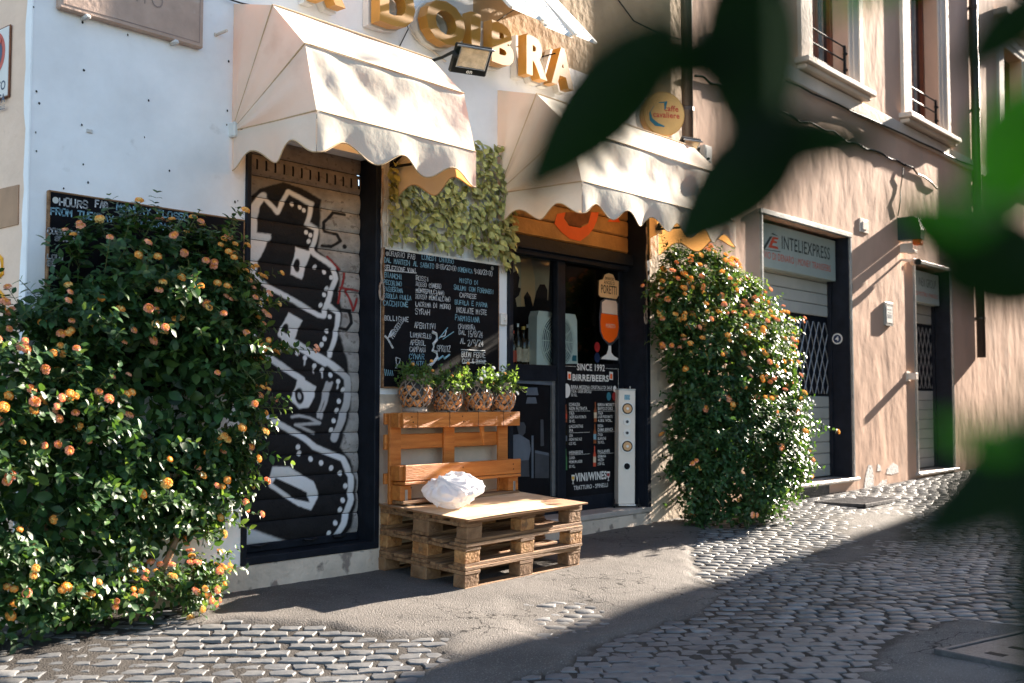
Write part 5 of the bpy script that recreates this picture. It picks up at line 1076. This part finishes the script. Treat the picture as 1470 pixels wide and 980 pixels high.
# ================================================================== PALLET BENCH
TX, TY_ = math.radians(3.7), math.radians(-1.1)
R0 = Euler((TX, TY_, 0)).to_matrix(); B0 = Vector((5.105, -.772, gz(5.1, -.77)-.002))
def board_piece(nm, c, s, mm, par, bev=.003, amp=.0):
    o = obj(nm, MB().box(c, s, bev), mm, par, local=True); o.rotation_euler = (random.uniform(-.004, .004), random.uniform(-.006, .006), random.uniform(-.006, .006)); return o
for k in range(3):
    lab = ['weathered pallet at the bottom of the bench stack, on the ground', 'weathered pallet in the middle of the bench stack', 'weathered pallet at the top of the bench stack, under the plywood'][k]
    off = R0 @ Vector((random.uniform(-.012, .012) + [-.012, .006, .012][k], [0, .012, .02][k], .1445*k))
    t = empty('pallet', B0+off, lab, 'pallet', 'pallets of the bench', rot=(TX, TY_, math.radians([.4, -.5, .2][k])))
    for j, (y, w_) in enumerate(((.05, .10), (.40, .145), (.75, .10))): board_piece('bottom_board', (.6, y, .011), (1.2, w_, .022), 'wood_old', t)
    for i, x in enumerate((.0725, .60, 1.1275)):
        board_piece('stringer', (x, .40, .111), (.145, .80, .022), 'wood_old', t)
        for j, (y, w_) in enumerate(((.05, .10), (.40, .145), (.75, .10))): board_piece('block', (x+random.uniform(-.006, .006), y, .061), (.142, w_-.003, .080), ('wood_block' if k == 1 or (k == 2 and i == 1) else 'wood_grey') if random.random() < .85 else 'wood_block', t, .006)
    for j, (y, w_) in enumerate(((.0725, .145), (.255, .10), (.40, .145), (.58, .10), (.7275, .145))): board_piece('deck_board', (.6+random.uniform(-.004, .004), y, .133), (1.2, w_, .022), 'wood_old', t)
pz0 = B0+R0 @ Vector((-.012, -.014, .4345+.006))
ply = empty('plywood_sheet', pz0, 'pale plywood sheet forming the seat of the pallet bench', 'plywood', rot=(TX, TY_, math.radians(-.3)))
obj('sheet', MB().grid(lambda u, v: (u*1.235, v*.815, .0075+.004*math.sin(u*5)*math.cos(v*3)), 24, 16), 'plywood', ply, local=True, smooth=True, fix=False)
obj('veneer_edge', MB().box((.6175, .4075, .0), (1.233, .813, .011), .001), 'ply_edge', ply, local=True)
# upright back
ub = empty('pallet', (5.7, -.13, .50), 'orange stained pallet standing upright as the bench backrest', 'pallet', 'pallets of the bench')
X0, X1 = 5.085, 6.30; ZB = .497
def up(nm, xa, xb, ya, yb_, za, zb2, mm='wood_new', bev=.004): return obj(nm, MB().box(((xa+xb)/2, (ya+yb_)/2, (za+zb2)/2), (xb-xa, abs(yb_-ya), zb2-za), bev), mm, ub)
up('skid', X0+.02, X1, -.222, -.198, .998, 1.100); up('skid', X0+.03, X1-.005, -.235, -.211, .652, .756)
for x in (X0, X0+.52, X1-.12):
    up('post', x, x+.105, -.118, -.095, ZB, 1.09); up('block', x+.002, x+.11, -.198, -.118, 1.0, 1.098); 
    up('block', x+.002, x+.12, -.211, -.118, .655, .752)
for x in (X0, X1-.12): up('block', x+.012, x+.118, -.205, -.118, ZB+.03, .625)
for za, zb2 in ((1.02, 1.095), (.855, .955), (.63, .70)): up('deck_board', X0-.02, X1-.03, -.094, -.072, za, zb2)
up('bottom_board', X0+.02, X1-.01, -.225, -.120, ZB+.006, ZB+.028, 'wood_old'); up('shelf_board', X0+.02, X1-.01, -.24, -.13, .628, .648, 'wood_new')
p = wall(692, 600, -.19); obj('splinter', MB().prism([(p[0]-.02, -.19, 1.0), (p[0]+.022, -.19, 1.0), (p[0]+.03, -.19, .90), (p[0]+.022, -.19, .865), (p[0]+.0, -.19, .93)], (0, .012, 0)), 'wood_new', ub)
for px in (599, 645, 686, 722):
    x = wall(px, 602, -.22)[0]; obj('wire_tie', MB().tube([(x, -.225, .995), (x, -.226, 1.103), (x+.01, -.11, 1.103)], .0022, 4), 'black_metal', ub)
mb = MB()
for (sx, z0_) in ((X0+.10, .625), (X0+.60, .70), (X1-.10, .70), (X0+.10, 1.05), (X0+.60, 1.05), (X1-.1, 1.05)):
    for dz in (-.015, .02): mb.disc((sx+random.uniform(-.02, .02), -.2225 if z0_ > 1 else -.2355, z0_+dz), EX, EZ, .006, n=6)
obj('nail_heads', mb, 'print_dark', ub, fix=False)
for x in (X0+.065, X1-.05): 
    obj('angle_bracket', MB().box((x, -.208, .545), (.022, .004, .10), .001).box((x, -.245, .4985), (.022, .075, .004), .001), 'grey_metal', ub)
# carrier bag
bm = bmesh.new(); bmesh.ops.create_icosphere(bm, subdivisions=6, radius=1); V = np.array([v.co[:] for v in bm.verts]); Fb = [tuple(v.index for v in f.verts) for f in bm.faces]; bm.free()
th = np.arctan2(V[:, 1], V[:, 0]); zc = V[:, 2]
hr = np.hypot(V[:, 0], V[:, 1])**.75/np.maximum(np.hypot(V[:, 0], V[:, 1]), 1e-6)
prof = np.where(zc < 0, 1-.52*np.abs(zc)**1.5, np.sqrt(np.clip(1-(np.clip(zc, 0, 1)*.86)**2.4, 0, 1)))
lob = 1+.05*np.sin(th*2+.7)+.06*np.sin(th*3+2.1+zc)
B = np.stack([V[:, 0]*hr*lob*prof*.215, V[:, 1]*hr*lob*prof*.17, (zc*.5+.5)*.225+.02*V[:, 0]*(zc > -.5)], 1)
KN = np.array([-.15, -.06, .20]); rel = B-KN; dk_ = np.linalg.norm(rel, axis=1); ang_ = np.arctan2(rel[:, 2], rel[:, 0])+.8*np.arctan2(rel[:, 1], np.hypot(rel[:, 0], rel[:, 2]))
rgb_ = np.random.default_rng(17); wr_ = np.zeros(len(V))
for k in range(12):                                      # crumpled film: sharp creases in many directions
    dv = nrmz(rgb_.normal(size=3)); fq = rgb_.uniform(1.5, 5); ph_ = rgb_.uniform(0, 6)
    msk = smoothstep(.2, .75, vnoise(V[:, 0]*1.7+k*3.1, V[:, 2]*1.7+V[:, 1]*1.3+k, k)); wr_ += (1-np.abs(np.sin(fq*(V@dv)+1.2*np.sin(V@np.roll(dv, 1)*3)+ph_)))**3*.011*msk
wr_ += np.sin(ang_*13+2*np.sin(dk_*16))*.007*smoothstep(.45, .02, dk_)-.008
nb_ = nrmz(np.stack([B[:, 0]/.2**2, B[:, 1]/.16**2, (B[:, 2]-.1)/.12**2], 1)); B += nb_*(wr_*smoothstep(-1, -.7, zc))[:, None]
g_ = np.exp(-dk_**2/.045**2); B += g_[:, None]*np.array([-.03, -.01, .05]); B[:, 0] += np.exp(-(((B-np.array([.2, 0, .13]))**2).sum(1))/.06**2)*.03
pb = gnd(655, 729, .48); mb = MB().add([(pb[0]-.0+b[0]*1.05, pb[1]+.03+b[1], .473+b[2]) for b in B], Fb)
o = obj('plastic_bag', mb, 'plastic_bag', None, smooth=True, fix=False); tag(o, 'stuffed white plastic carrier bag lying on the bench seat', 'bag')
# ================================================================== CORK BASKETS WITH PLANTS
def basket(px, pz_, s, lab, seed, green, stand, fl):
    rg = np.random.default_rng(seed); p = wall(px, 585, -.15); c0 = np.array([p[0], -.15, pz_]); t = empty('planter', c0, lab, 'planter', 'cork filled basket planters')
    zb0 = .024 if stand else 0.0
    if stand: obj('stand', MB().lathe([(.0, 0), (.078*s, 0), (.082*s, .010), (.078*s, .024), (0, .024)], 18, c0), 'wicker', t)
    prof = [(.0, 0), (.062, .0), (.088, .030), (.106, .075), (.104, .115), (.085, .158), (.066, .180)]
    obj('jar', MB().lathe([(r*s*.86, zb0+z*s) for r, z in prof], 18, c0), 'jar_dark', t, smooth=True)
    def rr(z): return np.interp(z, [q[1] for q in prof[1:]], [q[0] for q in prof[1:]])
    mb = MB()
    for k in range(11):
        for sg in (1, -1):
            pts = [];
            for f in np.linspace(0, 1, 9):
                z = .004+f*.174; a = k*2*math.pi/11+sg*f*1.25+(.2 if sg < 0 else 0); r = rr(z)*s*(1.03 if sg > 0 else 1.0); pts.append((c0[0]+r*math.cos(a), c0[1]+r*math.sin(a), c0[2]+zb0+z*s))
            mb.tube(pts, .0042*s, 4, False)
    obj('wicker_weave', mb, 'wicker', t, smooth=True)
    mb = MB()
    obj('base_ring', MB().tube([(c0[0]+.064*s*math.cos(a), c0[1]+.064*s*math.sin(a), c0[2]+zb0+.003*s) for a in np.linspace(0, 2*math.pi, 21)], .007*s, 6, False), 'wicker', t, smooth=True)
    for z, r, q in ((.182, .068, .009), (.196, .070, .009), (.208, .067, .008)): mb.tube([(c0[0]+r*s*math.cos(a), c0[1]+r*s*math.sin(a), c0[2]+zb0+z*s) for a in np.linspace(0, 2*math.pi, 21)], q*s, 6, False)
    obj('rim', mb, 'wicker', t, smooth=True)
    mb = MB(); n = 0
    while n < 120:
        z = rg.uniform(.018, .135); a = rg.uniform(math.pi*.75, math.pi*2.2); r = rr(z)*s*.90; d = nrmz(rg.normal(size=3))*.011*s; q = np.array([c0[0]+r*math.cos(a), c0[1]+r*math.sin(a), c0[2]+zb0+z*s]); mb.tube([q-d, q+d], .0095*s, 7); n += 1
    o = obj('corks', mb, 'cork', t, fix=False); o['kind'] = 'stuff'
    P, D, N, S = [], [], [], []; st = MB(); tips = []; top = c0+np.array([0, 0, zb0+.20*s])
    for _ in range(80):
        a = rg.uniform(0, 2*math.pi); el = rg.uniform(.0, 1.2); d = np.array([math.cos(a)*math.cos(el), math.sin(a)*math.cos(el)*.75-.1, math.sin(el)]); L = rg.uniform(.06, .17); q = top+np.array([math.cos(a)*.04, math.sin(a)*.04, 0]); pts = []
        for f in np.linspace(0, 1, 5): pts.append(q+d*L*f+np.array([0, 0, -.55*L*f*f*(1.2-el)]))
        st.tube(pts, .0016, 3, False); tips.append(pts[-1])
        for k in range(11):
            f = rg.uniform(.15, 1); i = int(f*4*.999); b = pts[i]+(pts[i+1]-pts[i])*(f*4-i); P.append(b); D.append(rg.normal(size=3)+d*.6+np.array([0, 0, .2])); N.append(rg.normal(size=3)+np.array([0, -.2, .8])); S.append(rg.uniform(.015, .032)*(1.2 if not green else 1))
    P, D, N, S = map(np.array, (P, D, N, S)); P[:, 1] = np.minimum(P[:, 1], -.035); o = leaves_mesh('foliage', P, D, N, S, 'pot_leaf', t, 1.1 if green else .8); o['kind'] = 'stuff'; obj('stems', st, 'stem', t, fix=False)
    rg.shuffle(tips)
    for q, k in zip(tips, fl):
        q = np.array([q[0], min(q[1], -.05)-.01, q[2]+.006]); me = FM.get(k) or FM['w']; put(me, 'flower', q, (rg.normal()*.3, -.7, .6), t, .55 if k != 'w' else .7)
FM['w'] = FM['y'].copy(); FM['w'].materials.clear(); FM['w'].materials.append(MATS['petal_white']); FM['w'].materials.append(MATS['petal_yellow'])
basket(596, 1.101, 1.06, 'cork-filled wicker planter raised on a wooden stand', 31, True, True, 'ooo'); basket(642, 1.101, 1.0, 'cork-filled wicker planter with orange flowers spilling over its rim', 32, True, False, 'oooooo')
basket(685, 1.101, 1.02, 'cork-filled wicker planter with small white flowers', 33, True, False, 'wwwwwwwoo'); basket(719, 1.101, .98, 'cork-filled wicker planter with pale sunlit foliage at the bench end', 34, False, False, 'wwoy')
# ================================================================== GRATES
gr = empty('drain_grate', (11.7, -.5, gz(11.7, -.5)), 'ribbed iron drain grate set in the setts before the shops', 'grate'); zg = float(gz(11.7, -.5))+.006
mb = MB().box((11.7, -.78, zg), (.95, .03, .03)).box((11.7, -.24, zg), (.95, .03, .03)).box((11.24, -.51, zg), (.03, .54, .03)).box((12.16, -.51, zg), (.03, .54, .03)); obj('frame', mb, 'iron', gr)
for k in range(22): obj('bar', MB().box((11.28+k*.041, -.51, zg), (.016, .52, .022), .002), 'iron', gr)
obj('pit', MB().box((11.7, -.51, zg-.022), (.92, .54, .004)), 'print_dark', gr)
mh = empty('utility_cover', (5.75, -3.95, gz(5.75, -3.9)), 'slotted iron utility cover set in asphalt in the shaded roadway', 'cover', rot=(0, 0, math.radians(-14)))
obj('plate', MB().box((0, .0, .020), (.86, .56, .02), .004), 'iron', mh, local=True); 
for c_, s_ in (((-.45, 0, .025), (.035, .64, .03)), ((.45, 0, .025), (.035, .64, .03)), ((0, .305, .022), (.865, .03, .024)), ((0, -.305, .022), (.865, .03, .024))): obj('rim', MB().box(c_, s_, .004), 'iron', mh, local=True)
for x in (-.3, -.1, .1, .3):
    for y in (-.14, .10): obj('slot', MB().box((x, y, .0302), (.05, .09, .002)), 'print_dark', mh, local=True)
# ================================================================== FOREGROUND SHRUB BESIDE THE CAMERA
fs = empty('foreground_shrub', tuple(at(1750, 900, .95)[:2])+(float(gz(0, -5))-.02,), 'out of focus broad-leaved shrub close in front of the lens', 'shrub')
sb = Vector(fs.location); A_ = lambda x, y, d: Vector(at(x, y, d*.72))
mb = MB(); trunk_top = A_(1700, 300, .75)
mb.tube([sb, sb+(trunk_top-sb)*.5+Vector((.02, .02, 0)), trunk_top, A_(1600, -150, .70), A_(1350, -230, .62), A_(1080, -160, .55), A_(900, -170, .50), A_(640, -170, .33)], [.014, .012, .010, .008, .006, .005, .004, .002], 8)
obj('stem', mb, 'stem', fs, smooth=True)
def big_leaf(b, t, wpx, dist, m_, twig_from, curl=.15, roll=.0, dt=0.0):
    P0, P1 = A_(b[0], b[1], dist), A_(t[0], t[1], dist+dt); ax = (P1-P0); L = ax.length; ax.normalize(); vw = ((P0+P1)/2-Vector(CAM)).normalized(); sd_ = ax.cross(vw).normalized(); nz_ = sd_.cross(ax)
    W = wpx/F*dist*.72/2; R = Matrix.Rotation(roll, 3, ax); sd_ = R @ sd_; nz_ = R @ nz_
    def fn(u, v):
        w_ = W*(math.sin(math.pi*min(1, max(0, v))**.78)**.8)*(1 if v < 1 else 0); s_ = (u-.5)*2
        return P0+ax*(L*v)+sd_*(w_*s_)+nz_*(curl*L*(v-.5)**2*-1+abs(s_)*w_*.25)
    o = obj('leaf', MB().grid(fn, 8, 18), m_, fs, smooth=True, fix=False)
    q = A_(*twig_from); obj('twig', MB().tube([q, (q+P0)/2+Vector((0, 0, .01)), P0+ax*.01], .0016, 5), 'stem', fs)
UP = (1080, -160, .55)
big_leaf((978, 22), (738, 292), 140, .50, 'near_leaf', UP, .1); big_leaf((1068, -80), (1088, 262), 152, .52, 'near_leaf', UP, .1); big_leaf((1110, -5), (985, 85), 60, .55, 'near_leaf', UP, .1); big_leaf((1095, 75), (862, 92), 78, .54, 'near_leaf', UP, .1); big_leaf((1330, -60), (1180, 20), 50, .5, 'near_leaf_bright', (1350, -230, .62), .1)
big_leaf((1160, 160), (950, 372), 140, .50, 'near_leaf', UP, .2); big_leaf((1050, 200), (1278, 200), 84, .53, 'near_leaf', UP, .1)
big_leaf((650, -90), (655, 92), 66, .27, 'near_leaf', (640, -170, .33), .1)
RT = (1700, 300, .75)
big_leaf((1520, -25), (1368, 112), 78, .55, 'near_leaf', (1600, -150, .70)); big_leaf((1500, 110), (1408, 330), 118, .50, 'near_leaf_bright', RT, .1); big_leaf((1530, 400), (1275, 300), 118, .52, 'near_leaf', RT, .1); big_leaf((1520, 420), (1330, 400), 74, .56, 'near_leaf', RT, .1); big_leaf((1420, 330), (1285, 285), 50, .46, 'near_leaf_bright', RT, .1)
big_leaf((1540, 600), (1302, 792), 112, .50, 'near_leaf', RT, .55, .2); big_leaf((1480, 640), (1325, 610), 46, .45, 'near_leaf_bright', RT, .1); big_leaf((1530, 1060), (1490, 640), 110, .45, 'near_leaf', (1750, 700, .9), .1); big_leaf((1560, 820), (1440, 760), 90, .5, 'near_leaf', RT, .2)
